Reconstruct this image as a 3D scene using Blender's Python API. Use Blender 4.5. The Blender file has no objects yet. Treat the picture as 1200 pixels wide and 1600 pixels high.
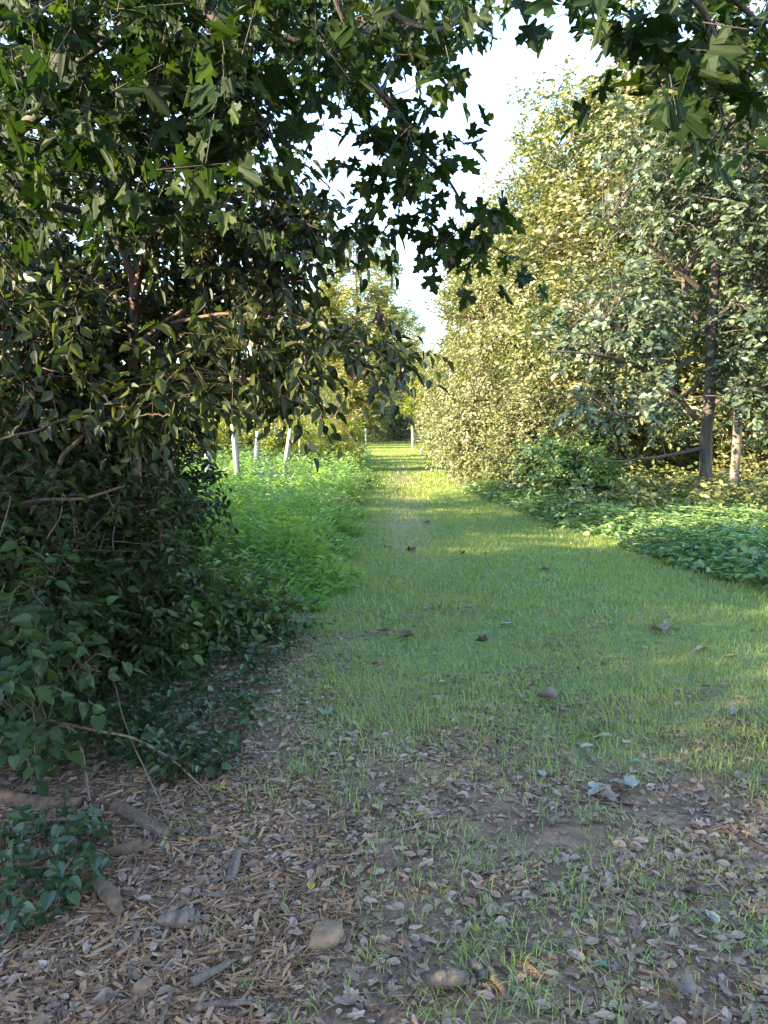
import bpy, bmesh, math, numpy as np
from mathutils import Vector
R = math.radians
C = bpy.context.scene.collection
scene = bpy.context.scene
UP = np.array([0., 0., 1.])

# ------------------------------------------------------------------ camera
F, TH, EYE = 1120.0, R(6.83), 1.55            # focal length (photo px), downward pitch, eye height
cam_d = bpy.data.cameras.new('camera'); cam = bpy.data.objects.new('camera', cam_d); C.objects.link(cam)
cam_d.sensor_fit = 'VERTICAL'; cam_d.sensor_height = 36.0; cam_d.lens = 36.0 * F / 1600
cam_d.clip_start = 0.05; cam_d.clip_end = 2000
cam.location = (0, 0, EYE); cam.rotation_euler = (R(90) - TH, 0, 0)
scene.camera = cam
scene.render.resolution_x, scene.render.resolution_y = 768, 1024

# ------------------------------------------------------------------ light
SUN_EL, SUN_AZ = R(17), R(247)                 # azimuth clockwise from +Y: left and a little behind the camera
sdir = Vector((math.sin(SUN_AZ) * math.cos(SUN_EL), math.cos(SUN_AZ) * math.cos(SUN_EL), math.sin(SUN_EL)))
world = bpy.data.worlds.new('World'); scene.world = world; world.use_nodes = True
wn = world.node_tree; wn.nodes.clear()
sky = wn.nodes.new('ShaderNodeTexSky'); sky.sky_type = 'NISHITA'; sky.sun_disc = False
sky.sun_elevation = SUN_EL; sky.sun_rotation = SUN_AZ
sky.air_density = 1.0; sky.dust_density = 0.1; sky.ozone_density = 1.2
bg = wn.nodes.new('ShaderNodeBackground'); bg.inputs['Strength'].default_value = 0.15
wo = wn.nodes.new('ShaderNodeOutputWorld')
wn.links.new(sky.outputs[0], bg.inputs[0]); wn.links.new(bg.outputs[0], wo.inputs[0])
sl = bpy.data.lights.new('sun', 'SUN'); sl.energy = 5.0; sl.angle = R(0.5); sl.color = (1.0, 0.82, 0.54)
so = bpy.data.objects.new('sun', sl); C.objects.link(so)
so.rotation_euler = sdir.to_track_quat('Z', 'Y').to_euler(); so.location = (-30, -10, 30)
scene.view_settings.view_transform = 'Standard'; scene.view_settings.look = 'None'
scene.view_settings.exposure = 3.2; scene.view_settings.gamma = 1.0
try:
    scene.cycles.max_bounces = 7; scene.cycles.diffuse_bounces = 4; scene.cycles.transmission_bounces = 4
    scene.cycles.caustics_reflective = False; scene.cycles.caustics_refractive = False
    scene.cycles.use_denoising = True
except Exception:
    pass

# ------------------------------------------------------------------ layout helpers
ct, st = math.cos(TH), math.sin(TH)
def hz(x, y):
    """height of the ground"""
    x = np.asarray(x, float); y = np.asarray(y, float)
    near = 1 / (1 + (np.hypot(x, y) / 25) ** 2)
    return near * (0.022 * np.sin(x * 2.1 + 0.6 * y) + 0.018 * np.sin(y * 1.7 - x * 0.9 + 1) + 0.008 * np.sin(x * 7 + y * 3) * np.sin(y * 6 - x * 2)) + 0.05 * np.sin(x * 0.13) * np.sin(y * 0.11) * (1 - near)
def ray(px, py):
    u = (np.asarray(px, float) - 600) / F; v = (800 - np.asarray(py, float)) / F
    return u, ct + v * st, -st + v * ct
def P(px, py, Y):
    dx, dy, dz = ray(px, py); s = np.asarray(Y, float) / dy
    return np.stack(np.broadcast_arrays(dx * s, dy * s, EYE + dz * s), -1)
def G(px, py):
    dx, dy, dz = ray(px, py); s = -EYE / dz
    p = np.stack(np.broadcast_arrays(dx * s, dy * s, 0 * dz * s), -1)
    p[..., 2] = hz(p[..., 0], p[..., 1]); return p
def inpoly(px, py, poly):
    r = np.zeros(np.shape(px), bool); n = len(poly)
    for i in range(n):
        x0, y0 = poly[i]; x1, y1 = poly[i - 1]
        c = ((y0 > py) != (y1 > py))
        r ^= c & (px < (x1 - x0) * (py - y0) / ((y1 - y0) or 1e-9) + x0)
    return r
def project(p):
    d = p - np.array([0, 0, EYE]); f = d[..., 1] * ct - d[..., 2] * st; u = d[..., 1] * st + d[..., 2] * ct
    return 600 + F * d[..., 0] / f, 800 - F * u / f
def sample_poly(rng, poly, n):
    a = np.array(poly, float); lo, hi = a.min(0), a.max(0); out = []
    while sum(len(o) for o in out) < n:
        q = rng.uniform(lo, hi, (n * 2, 2)); out.append(q[inpoly(q[:, 0], q[:, 1], poly)])
    return np.concatenate(out)[:n]
def fbm(p, s, seed=0):
    """smooth pseudo-noise in about -1..1"""
    p = np.asarray(p, float) / s; r = np.random.default_rng(seed + 91); v = 0
    for k in range(6):
        w = r.normal(0, 1, 3) * (1 + 0.5 * k); v = v + np.sin(p[..., 0] * w[0] + p[..., 1] * w[1] + (p[..., 2] * w[2] if p.shape[-1] > 2 else 0) + r.uniform(0, 6.28)) / (1 + 0.35 * k)
    return v / 2.4
def nrm(v):
    return v / np.maximum(np.linalg.norm(v, axis=-1, keepdims=True), 1e-9)
def frames(d, n):
    y = nrm(d); z = n - (n * y).sum(-1, keepdims=True) * y; z = nrm(z)
    return np.stack([np.cross(y, z), y, z], -1)

# ------------------------------------------------------------------ mesh accumulation
class MA:
    def __init__(s): s.v = []; s.l = []; s.t = []; s.sm = []; s.n = 0
    def add(s, v, loops, tot, smooth=False):
        v = np.asarray(v, np.float32).reshape(-1, 3)
        s.v.append(v); s.l.append(np.asarray(loops, np.int64).ravel() + s.n); tot = np.asarray(tot, np.int32).ravel()
        s.t.append(tot); s.sm.append(np.full(len(tot), smooth)); s.n += len(v); return s
    def stamp(s, T, pos, rot, scale, smooth=True):
        tv, tl, tt = T; N = len(pos)
        if N == 0: return s
        sc = np.asarray(scale, float); sc = sc[:, None, None] if sc.ndim == 1 else sc[:, None, :]
        v = np.einsum('nij,nkj->nki', rot, tv[None] * sc) + pos[:, None, :]
        l = (tl[None] + (np.arange(N) * len(tv))[:, None])
        return s.add(v, l, np.tile(tt, N), smooth)
    def tube(s, pts, rad, sides=7, cap=True, rough=0.0, rng=None):
        pts = np.asarray(pts, float); n = len(pts); rad = np.broadcast_to(np.asarray(rad, float), (n,))
        tg = np.gradient(pts, axis=0); tg = nrm(tg); ref = np.array([0.31, 0.87, 0.38])
        a = nrm(np.cross(tg, ref)); b = np.cross(tg, a)
        th = np.arange(sides) / sides * 2 * math.pi
        rr = np.broadcast_to(rad[:, None], (n, sides)).copy()
        if rough and rng is not None: rr *= 1 + rng.normal(0, rough * 1.1, (1, sides)) + rng.normal(0, rough * 0.3, (n, sides))
        v = pts[:, None] + rr[..., None] * (np.cos(th)[None, :, None] * a[:, None] + np.sin(th)[None, :, None] * b[:, None])
        i = np.arange(n - 1)[:, None] * sides; j = np.arange(sides)[None]; k = (j + 1) % sides
        q = np.stack([i + j, i + k, i + sides + k, i + sides + j], -1).reshape(-1)
        loops = [q]; tot = [np.full((n - 1) * sides, 4)]
        if cap:
            loops += [np.arange(sides)[::-1], np.arange(sides) + (n - 1) * sides]; tot += [[sides], [sides]]
        return s.add(v, np.concatenate(loops), np.concatenate(tot), True)
    def sticks(s, p0, p1, r0, r1):
        N = len(p0)
        if N == 0: return s
        d = nrm(p1 - p0); a = nrm(np.cross(d, np.array([0.3, 0.5, 0.81]))); b = np.cross(d, a)
        th = np.arange(3) / 3 * 2 * math.pi
        o = np.cos(th)[None, :, None] * a[:, None] + np.sin(th)[None, :, None] * b[:, None]
        r0 = np.broadcast_to(r0, (N,))[:, None, None]; r1 = np.broadcast_to(r1, (N,))[:, None, None]
        v = np.concatenate([p0[:, None] + o * r0, p1[:, None] + o * r1], 1)
        q = np.array([0, 1, 4, 3, 1, 2, 5, 4, 2, 0, 3, 5]); l = q[None] + np.arange(N)[:, None] * 6
        return s.add(v, l, np.full(N * 3, 4), True)
    def mesh(s, name):
        me = bpy.data.meshes.new(name); v = np.concatenate(s.v); l = np.concatenate(s.l); t = np.concatenate(s.t)
        me.vertices.add(len(v)); me.vertices.foreach_set('co', v.ravel())
        me.loops.add(len(l)); me.loops.foreach_set('vertex_index', l.astype(np.int32))
        me.polygons.add(len(t)); st_ = np.concatenate([[0], np.cumsum(t)[:-1]]).astype(np.int32)
        me.polygons.foreach_set('loop_start', st_); me.polygons.foreach_set('loop_total', t)
        me.polygons.foreach_set('use_smooth', np.concatenate(s.sm)); me.update(calc_edges=True); return me
    def build(s, name, mat, parent=None, loc=None):
        me = s.mesh(name); me.materials.append(mat); o = bpy.data.objects.new(name, me); C.objects.link(o)
        if parent is not None: o.parent = parent
        if loc is not None: o.location = loc
        return o

def tag(o, label=None, cat=None, group=None, kind=None):
    if label: o['label'] = label
    if cat: o['category'] = cat
    if group: o['group'] = group
    if kind: o['kind'] = kind
    return o
def thing(name, label, cat, loc=(0, 0, 0), group=None, rz=0):
    o = bpy.data.objects.new(name, None); C.objects.link(o); o.location = loc; o.rotation_euler = (0, 0, rz)
    o.empty_display_size = 0.2
    return tag(o, label, cat, group)
def copy_tree(o, label, loc, rz=0, sc=1.0, group=None):
    c = o.copy(); C.objects.link(c); c.location = loc; c.rotation_euler = (0, 0, rz)
    c.scale = (sc,) * 3 if np.isscalar(sc) else sc
    c['label'] = label
    if group: c['group'] = group
    for ch in list(o.children):
        k = ch.copy(); C.objects.link(k); k.parent = c
        for g in list(ch.children):
            h = g.copy(); C.objects.link(h); h.parent = k
    return c
def at(x, y, dz=0.0): return (x, y, float(hz(x, y)) + dz)

# ------------------------------------------------------------------ materials
def node(nt, t, **kw):
    n = nt.nodes.new(t)
    for k, v in kw.items(): setattr(n, k, v)
    return n
def ramp(nt, fac, stops):
    r = node(nt, 'ShaderNodeValToRGB'); e = r.color_ramp.elements
    while len(e) < len(stops): e.new(0.5)
    for i, (p, c) in enumerate(stops): e[i].position = p; e[i].color = (*c, 1)
    nt.links.new(fac, r.inputs[0]); return r.outputs[0]
def noise(nt, scale, detail=4, coord='pos', rough=0.55, dist=0.0, stretch=None):
    if coord == 'pos': src = node(nt, 'ShaderNodeNewGeometry').outputs['Position']
    else: src = node(nt, 'ShaderNodeTexCoord').outputs['Object']
    if stretch:
        m = node(nt, 'ShaderNodeMapping'); m.inputs['Scale'].default_value = stretch; nt.links.new(src, m.inputs[0]); src = m.outputs[0]
    n = node(nt, 'ShaderNodeTexNoise'); n.inputs['Scale'].default_value = scale; n.inputs['Detail'].default_value = detail
    n.inputs['Roughness'].default_value = rough; n.inputs['Distortion'].default_value = dist
    nt.links.new(src, n.inputs['Vector']); return n.outputs['Fac']
def mixc(nt, fac, a, b, mode='MIX'):
    m = node(nt, 'ShaderNodeMix', data_type='RGBA', blend_type=mode)
    for s, v in ((m.inputs[0], fac), (m.inputs[6], a), (m.inputs[7], b)):
        if hasattr(v, 'links'): nt.links.new(v, s)
        elif np.isscalar(v): s.default_value = v
        else: s.default_value = (*v, 1)
    return m.outputs[2]
def mat_new(name):
    m = bpy.data.materials.new(name); m.use_nodes = True; nt = m.node_tree; nt.nodes.clear()
    out = node(nt, 'ShaderNodeOutputMaterial'); b = node(nt, 'ShaderNodeBsdfPrincipled')
    nt.links.new(b.outputs[0], out.inputs[0]); return m, nt, b, out
def leafmat(name, cols, trans=0.35, tcol=(1.25, 1.35, 0.45), rough=0.45, spec=0.5, patch=None, pscale=0.5):
    """leaf: each leaf its own tint, a glossy upper face and some light let through; patch = a second tint in broad patches"""
    m, nt, b, out = mat_new(name)
    rnd = node(nt, 'ShaderNodeNewGeometry').outputs['Random Per Island']
    col = ramp(nt, rnd, [(i / max(1, len(cols) - 1), c) for i, c in enumerate(cols)])
    if patch:
        f = noise(nt, pscale, 2, 'pos'); f = ramp(nt, f, [(0.42, (0, 0, 0)), (0.62, (1, 1, 1))])
        col = mixc(nt, f, col, patch)
    v = noise(nt, 60, 2, 'pos'); col = mixc(nt, 0.35, col, mixc(nt, v, (0.35, 0.35, 0.3), (1.5, 1.5, 1.5)), 'MULTIPLY')
    nt.links.new(col, b.inputs['Base Color']); b.inputs['Roughness'].default_value = rough
    b.inputs['Specular IOR Level'].default_value = spec
    t = node(nt, 'ShaderNodeBsdfTranslucent'); nt.links.new(mixc(nt, 1.0, col, tcol, 'MULTIPLY'), t.inputs[0])
    mx = node(nt, 'ShaderNodeMixShader'); mx.inputs[0].default_value = trans
    nt.links.new(b.outputs[0], mx.inputs[1]); nt.links.new(t.outputs[0], mx.inputs[2]); nt.links.new(mx.outputs[0], out.inputs[0])
    return m
def barkmat(name, a, b_, scale=14, bump=0.6, stretch=(1, 1, 0.22), moss=None):
    m, nt, b, out = mat_new(name)
    n = noise(nt, scale, 6, 'obj', 0.65, 0.4, stretch); col = ramp(nt, n, [(0.32, a), (0.68, b_)])
    if moss:
        f = ramp(nt, noise(nt, 3, 3, 'obj'), [(0.5, (0, 0, 0)), (0.65, (1, 1, 1))]); col = mixc(nt, f, col, moss)
    nt.links.new(col, b.inputs['Base Color']); b.inputs['Roughness'].default_value = 0.85
    bp = node(nt, 'ShaderNodeBump'); bp.inputs['Strength'].default_value = bump; bp.inputs['Distance'].default_value = 0.02
    nt.links.new(n, bp.inputs['Height']); nt.links.new(bp.outputs[0], b.inputs['Normal']); return m
def islandmat(name, cols, rough=0.8, nscale=30, spec=0.3):
    m, nt, b, out = mat_new(name)
    rnd = node(nt, 'ShaderNodeNewGeometry').outputs['Random Per Island']
    col = ramp(nt, rnd, [(i / max(1, len(cols) - 1), c) for i, c in enumerate(cols)])
    v = noise(nt, nscale, 3, 'pos'); col = mixc(nt, 0.6, col, mixc(nt, v, (0.3, 0.3, 0.3), (1.6, 1.6, 1.6)), 'MULTIPLY')
    nt.links.new(col, b.inputs['Base Color']); b.inputs['Roughness'].default_value = rough; b.inputs['Specular IOR Level'].default_value = spec
    return m

# ------------------------------------------------------------------ leaf templates (base at origin, tip along +Y, length 1)
def poly_leaf(half, fold=0.18, curl=0.12):
    """outline of the right half from base to tip -> two ngons folded on the midrib"""
    h = np.array(half, float); n = len(h)
    Rv = np.c_[h[:, 0], h[:, 1], fold * np.abs(h[:, 0]) - curl * h[:, 1] ** 2]
    Lv = Rv[1:-1] * np.array([-1, 1, 1]); v = np.concatenate([Rv, Lv])
    left = [0, n - 1] + list(range(n + len(Lv) - 1, n - 1, -1))
    return v, np.array(list(range(n)) + left), np.array([n, len(left)])
MAPLE_HALF = [(0, 0), (0.13, -0.05), (0.33, -0.12), (0.40, -0.02), (0.30, 0.08), (0.27, 0.14), (0.45, 0.16), (0.62, 0.20), (0.56, 0.32), (0.63, 0.50), (0.50, 0.47), (0.42, 0.56),
              (0.32, 0.46), (0.17, 0.40), (0.21, 0.58), (0.29, 0.72), (0.16, 0.75), (0.10, 0.88), (0, 1.0)]
MAPLE = poly_leaf(MAPLE_HALF, 0.16, 0.2)
OVATE = poly_leaf([(0, 0), (0.16, 0.08), (0.28, 0.28), (0.29, 0.45), (0.2, 0.7), (0.08, 0.9), (0, 1)], 0.25, 0.18)
HEART = poly_leaf([(0, 0.06), (0.14, -0.03), (0.3, 0.06), (0.37, 0.25), (0.33, 0.48), (0.2, 0.72), (0.07, 0.9), (0, 1)], 0.2, 0.15)
LANCE = poly_leaf([(0, 0), (0.06, 0.2), (0.075, 0.45), (0.045, 0.75), (0, 1)], 0.3, 0.3)
OAKL = poly_leaf([(0, 0), (0.08, 0.14), (0.2, 0.22), (0.16, 0.34), (0.33, 0.48), (0.24, 0.58), (0.34, 0.76), (0.2, 0.84), (0.1, 0.95), (0, 1)], 0.2, 0.25)
SIMPLE = poly_leaf([(0, 0), (0.27, 0.35), (0.2, 0.7), (0, 1)], 0.25, 0.15)
LEAFLET = poly_leaf([(0, 0), (0.2, 0.45), (0, 1)], 0.2, 0.1)
def stalked(T, L):
    """the same leaf on a stalk of length L, starting where the stalk leaves the twig"""
    v = T[0] + np.array([0, L, 0]); n = len(v); v = np.vstack([v, [[-0.014, 0, -0.02], [0.014, 0, -0.02]]])
    return v, np.concatenate([T[1], [n, n + 1, 0]]), np.concatenate([T[2], [3]])
def crumple(T, rng, amt):
    v = T[0].copy(); v[:, 2] += rng.normal(0, amt, len(v)) + 0.5 * amt * np.sin(v[:, 0] * 6); return v, T[1], T[2]

# ------------------------------------------------------------------ plant growing
def curve(pts, n=10):
    """Catmull-Rom through control points with radius in column 3"""
    p = np.asarray(pts, float); p = np.vstack([2 * p[0] - p[1], p, 2 * p[-1] - p[-2]]); out = []
    for i in range(1, len(p) - 2):
        t = np.linspace(0, 1, n, endpoint=False)[:, None]
        a, b, c, d = p[i - 1], p[i], p[i + 1], p[i + 2]
        out.append(0.5 * (2 * b + (c - a) * t + (2 * a - 5 * b + 4 * c - d) * t ** 2 + (3 * b - a - 3 * c + d) * t ** 3))
    out.append(p[-2][None]); return np.concatenate(out)
def wob(rng, pts, amt):
    p = pts.copy(); n = len(p); k = np.linspace(0, 1, n)
    for f in (2, 5, 9):
        p[:, :3] += amt / f ** 0.6 * np.sin(k[:, None] * f * math.pi + rng.uniform(0, 6.28, 3)) * k[:, None] * rng.normal(0, 1, 3)
    return p
def in_env(rng, envs, n, shell=0.45, gap=None, zmin=0.15, seed=0):
    """cluster points inside a union of ellipsoids, biased to the shell, with holes where a smooth noise is low"""
    E = np.array(envs, float); w = (E[:, 3] * E[:, 4] * E[:, 5]) ** 0.75; out = []; outd = []
    tot = 0
    while tot < n:
        k = rng.choice(len(E), n * 2, p=w / w.sum()); d = nrm(rng.normal(0, 1, (n * 2, 3))); r = rng.uniform(0, 1, (n * 2, 1)) ** shell
        r = r * (1 + 0.16 * fbm(d, 0.45, seed)[:, None])
        p = E[k, :3] + d * r * E[k, 3:6]; ok = p[:, 2] > zmin
        if gap: ok &= fbm(p, gap[0], seed + 5) > gap[1]
        out.append(p[ok]); outd.append(d[ok]); tot += ok.sum()
    return np.concatenate(out)[:n], np.concatenate(outd)[:n]
def sprays(ma, rng, Cn, out, T, M=4, L=8, tl=0.4, size=0.07, wo=0.7, wu=0.15, spread=0.8, droop=0.1, fw=0.5, sw=0.9, jit=0.35, ld=0.25, nj=0.5, no=0.3, r0=0.06, twigs=None, tr=0.003, svar=(0.65, 1.25), keep=None):
    K = len(Cn)
    if K == 0: return
    d = nrm(out[:, None] * wo + rng.normal(0, 1, (K, M, 3)) * spread + UP * wu)
    b = Cn[:, None] + rng.normal(0, 1, (K, M, 3)) * r0
    t = (np.arange(L) + rng.uniform(0.2, 0.8, (K, M, L))) / L
    ln = tl * rng.uniform(0.7, 1.3, (K, M, 1, 1))
    pos = b[:, :, None] + d[:, :, None] * t[..., None] * ln - UP * (droop * t ** 2)[..., None]
    side = nrm(np.cross(d, UP))[:, :, None] * np.where(np.arange(L) % 2 == 0, 1, -1)[None, None, :, None]
    ldir = nrm(d[:, :, None] * fw + side * sw + rng.normal(0, 1, (K, M, L, 3)) * jit - UP * ld)
    nn = UP + rng.normal(0, 1, (K, M, L, 3)) * nj + out[:, None, None] * no
    pos, ldir, nn = pos.reshape(-1, 3), ldir.reshape(-1, 3), nn.reshape(-1, 3)
    if keep is not None:
        k = keep(pos); pos, ldir, nn = pos[k], ldir[k], nn[k]
    if isinstance(T, tuple): T = [T]
    ch = rng.integers(0, len(T), len(pos)); sz = size * rng.uniform(*svar, len(pos))
    for i, t_ in enumerate(T):
        m = ch == i; ma.stamp(t_, pos[m], frames(ldir[m], nn[m]), sz[m], smooth=False)
    if twigs is not None:
        bb = b.reshape(-1, 3); tip = (b + d * ln[:, :, 0] - UP * droop * 0.8).reshape(-1, 3)
        if keep is not None:
            k = keep(tip); bb, tip = bb[k], tip[k]
        twigs.sticks(bb, tip, tr, tr * 0.5)
def attach(ma, rng, nodes, Cn, r=0.008, sag=0.15, sides=4, frac=1.0):
    """a curved branchlet from the nearest limb point to each cluster"""
    N = np.asarray(nodes)[:, :3]
    for c in Cn:
        if rng.uniform() > frac: continue
        dd = np.linalg.norm(N - c, axis=1) + 0.5 * np.maximum(0, N[:, 2] - c[2]); i = int(dd.argmin()); a = N[i]
        L = np.linalg.norm(c - a)
        if L < 0.03: continue
        mid = (a + c) / 2 + rng.normal(0, 0.07, 3) * L + UP * sag * L; rr = min(r * (0.5 + L), nodes[i][3] * 0.8)
        ma.tube(curve([(*a, rr), (*mid, rr * 0.7), (*c, rr * 0.3)], 4)[:, :3], np.linspace(rr, rr * 0.3, 9), sides, cap=False)
def trunk_and_limbs(ma, rng, H, r, envs, nl, h0=0.25, h1=0.9, lean=(0, 0), sides=8, wobble=0.12, rise=0.25, multi=1, flare=1.35):
    nodes = []
    for k in range(multi):
        a = rng.uniform(0, 6.28); off = 0 if multi == 1 else r * 2.2
        top = np.array([lean[0] * H, lean[1] * H, H * 0.93]) + (0 if multi == 1 else np.array([math.cos(a), math.sin(a), 0]) * H * 0.3)
        b0 = np.array([math.cos(a) * off, math.sin(a) * off, -0.12])
        rr = r if multi == 1 else r * rng.uniform(0.5, 1)
        pts = [(*(b0 + (top - b0) * t + np.array([0, 0, 0])), rr * (1 - 0.85 * t) * (flare if t == 0 else 1)) for t in (0, 0.06, 0.25, 0.5, 0.75, 1)]
        c = wob(rng, curve(pts, 7), wobble); ma.tube(c[:, :3], c[:, 3], sides, rough=0.05, rng=rng); nodes += list(c[4:])
    tn = np.array(nodes); E = np.array(envs, float)
    for i in range(nl):
        h = (h0 + (h1 - h0) * (i + rng.uniform(0, 1)) / nl) * H
        k = int(np.abs(tn[:, 2] - h).argmin()); a = tn[k]
        e = E[rng.integers(len(E))]; ang = i * 2.4 + rng.uniform(-0.5, 0.5)
        tgt = e[:3] + np.array([math.cos(ang), math.sin(ang), rng.uniform(-0.3, 0.7)]) * e[3:6] * rng.uniform(0.7, 0.95)
        tgt[2] = max(tgt[2], a[2] - 0.2 * H * 0.5)
        L = np.linalg.norm(tgt - a[:3]); rr = min(a[3] * 0.6, 0.012 * L + 0.006)
        mid = a[:3] * 0.5 + tgt * 0.5 + UP * L * (rise * 0.5) + rng.normal(0, 0.06, 3) * L
        c = wob(rng, curve([(*a[:3], rr), (*mid, rr * 0.65), (*tgt, rr * 0.2)], 7), 0.05 * L)
        ma.tube(c[:, :3], c[:, 3], 6, cap=False); nodes += list(c[3:])
        for q in range(3):                                   # forks
            s = c[rng.integers(4, len(c) - 2)]; t2 = s[:3] + nrm(nrm(tgt - a[:3]) + rng.normal(0, 0.7, 3)) * L * rng.uniform(0.25, 0.5)
            c2 = wob(rng, curve([(*s[:3], s[3] * 0.7), (*((s[:3] + t2) / 2 + UP * 0.05 * L), s[3] * 0.45), (*t2, s[3] * 0.15)], 5), 0.04 * L)
            ma.tube(c2[:, :3], np.maximum(c2[:, 3], 0.002), 5, cap=False); nodes += list(c2[2:])
    return np.array(nodes)
def tree(name, label, cat, loc, seed, H, r, envs, bark, leaf, T, ncl=600, nl=12, group=None, gap=None, shell=0.45, fr=0.5, tk=None, zmin=0.3, rz=0, twig=False, br=0.008, crown='crown', **sp):
    rng = np.random.default_rng(seed); root = thing(name, label, cat, loc, group, rz)
    w = MA(); nodes = trunk_and_limbs(w, rng, H, r, envs, nl, **(tk or {}))
    cl, od = in_env(rng, envs, ncl, shell, gap, zmin, seed)
    attach(w, rng, nodes, cl, br, frac=fr)
    lv = MA(); sprays(lv, rng, cl, od, T, twigs=w if twig else None, **sp)
    w.build('trunk' if not (tk or {}).get('multi', 1) > 1 else 'stems', bark, root); lv.build(crown, leaf, root)
    return root

# ------------------------------------------------------------------ path edges (metres, along +Y)
EY = np.array([0, 2.0, 3.2, 4.6, 5.7, 7.2, 10.4, 16.5, 25, 32, 50, 70])
EL = np.array([-3, -1.3, -0.28, -0.40, -0.42, -0.42, -0.56, -0.44, -0.55, -0.63, -0.9, -1.5])
RY = np.array([0, 4.5, 6.3, 8.7, 12.6, 18.3, 25, 35, 50, 70])
RX = np.array([4.5, 4.2, 3.5, 2.95, 2.25, 1.5, 1.55, 1.9, 2.5, 3.5])
left = lambda y: np.interp(y, EY, EL)
right = lambda y: np.interp(y, RY, RX)

# ================================================================== SETTING
# ---- ground sheet
def axis(lim, n, k): t = np.linspace(-1, 1, n); return np.sign(t) * (np.expm1(k * np.abs(t)) / np.expm1(k)) * lim
xs, ys = axis(450, 221, 7.5), np.concatenate([axis(450, 321, 7.5) + 6])
X, Y_ = np.meshgrid(xs, ys); Z = hz(X, Y_)
nx, ny = len(xs), len(ys); i = (np.arange(ny - 1)[:, None] * nx + np.arange(nx - 1)[None]).ravel()
gm, nt, b, out = mat_new('ground_soil')
pos = node(nt, 'ShaderNodeNewGeometry').outputs['Position']; sep = node(nt, 'ShaderNodeSeparateXYZ'); nt.links.new(pos, sep.inputs[0])
soil = ramp(nt, noise(nt, 5, 8, rough=0.7), [(0.3, (0.075, 0.040, 0.024)), (0.5, (0.15, 0.086, 0.053)), (0.72, (0.235, 0.148, 0.096))])
fine = ramp(nt, noise(nt, 70, 4), [(0.3, (0.45, 0.45, 0.45)), (0.7, (1.5, 1.5, 1.5))]); soil = mixc(nt, 0.7, soil, fine, 'MULTIPLY')
turf = ramp(nt, noise(nt, 9, 6, rough=0.7), [(0.35, (0.075, 0.10, 0.03)), (0.6, (0.12, 0.155, 0.045)), (0.75, (0.18, 0.16, 0.08))])
turf = mixc(nt, 0.6, turf, fine, 'MULTIPLY')
mr = node(nt, 'ShaderNodeMapRange'); mr.inputs[1].default_value = 2.6; mr.inputs[2].default_value = 6.0; nt.links.new(sep.outputs[1], mr.inputs[0])
nz = node(nt, 'ShaderNodeMath', operation='ADD'); nt.links.new(mr.outputs[0], nz.inputs[0]); nt.links.new(noise(nt, 2.2, 5), nz.inputs[1])
msk = ramp(nt, nz.outputs[0], [(0.55, (0, 0, 0)), (1.0, (1, 1, 1))])
def mth(op, a, c):
    m = node(nt, 'ShaderNodeMath', operation=op)
    for k_, v_ in enumerate((a, c)):
        if hasattr(v_, 'links'): nt.links.new(v_, m.inputs[k_])
        else: m.inputs[k_].default_value = v_
    return m.outputs[0]
off = mth('ABSOLUTE', mth('SUBTRACT', mth('SUBTRACT', sep.outputs[0], 0.1), mth('MULTIPLY', sep.outputs[1], 0.02)), 0.0)   # trodden strip along the path
far_ = mth('MINIMUM', mth('MAXIMUM', mth('MULTIPLY', mth('SUBTRACT', sep.outputs[1], 6.0), 0.25), 0.0), 1.0)
wm = mth('ADD', mth('MULTIPLY', mth('SUBTRACT', 0.75, off), far_), mth('MULTIPLY', mth('SUBTRACT', noise(nt, 1.4, 5), 0.5), 1.6))
worn_ = ramp(nt, wm, [(0.25, (0, 0, 0)), (0.6, (1, 1, 1))])
turf = mixc(nt, worn_, turf, mixc(nt, 0.75, (0.185, 0.15, 0.085), fine, 'MULTIPLY'))
nt.links.new(mixc(nt, msk, soil, turf), b.inputs['Base Color']); b.inputs['Roughness'].default_value = 0.95
bp = node(nt, 'ShaderNodeBump'); bp.inputs['Strength'].default_value = 0.8; bp.inputs['Distance'].default_value = 0.03
nt.links.new(noise(nt, 28, 8, rough=0.7), bp.inputs['Height']); nt.links.new(bp.outputs[0], b.inputs['Normal'])
ground = MA().add(np.stack([X, Y_, Z], -1), np.stack([i, i + 1, i + nx + 1, i + nx], -1), np.full(len(i), 4), True).build('ground', gm)
tag(ground, 'bare brown soil turning to green turf along a straight path', kind='structure'); ground['category'] = 'ground'

# ---- materials of the plants
M_bark_dark = barkmat('bark_dark', (0.018, 0.014, 0.011), (0.075, 0.06, 0.048))
M_bark_grey = barkmat('bark_grey', (0.05, 0.04, 0.032), (0.20, 0.165, 0.135), 22, 1.0)
M_bark_maple = barkmat('bark_maple', (0.012, 0.009, 0.008), (0.045, 0.034, 0.028))
M_bark_oak = barkmat('bark_oak', (0.014, 0.011, 0.009), (0.062, 0.048, 0.039), 22, 1.0)
M_bark_red = barkmat('bark_reddish', (0.035, 0.02, 0.015), (0.12, 0.07, 0.052))
M_twig = barkmat('twig_tan', (0.055, 0.036, 0.023), (0.17, 0.12, 0.078), 30, 0.3)
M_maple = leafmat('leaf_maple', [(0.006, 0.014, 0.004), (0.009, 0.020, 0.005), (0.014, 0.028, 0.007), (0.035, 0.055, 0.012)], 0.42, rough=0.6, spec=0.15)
M_dog = leafmat('leaf_dogwood', [(0.008, 0.016, 0.004), (0.013, 0.024, 0.006), (0.019, 0.031, 0.008), (0.03, 0.042, 0.012), (0.075, 0.085, 0.026)], 0.38, rough=0.5, spec=0.45)
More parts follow.
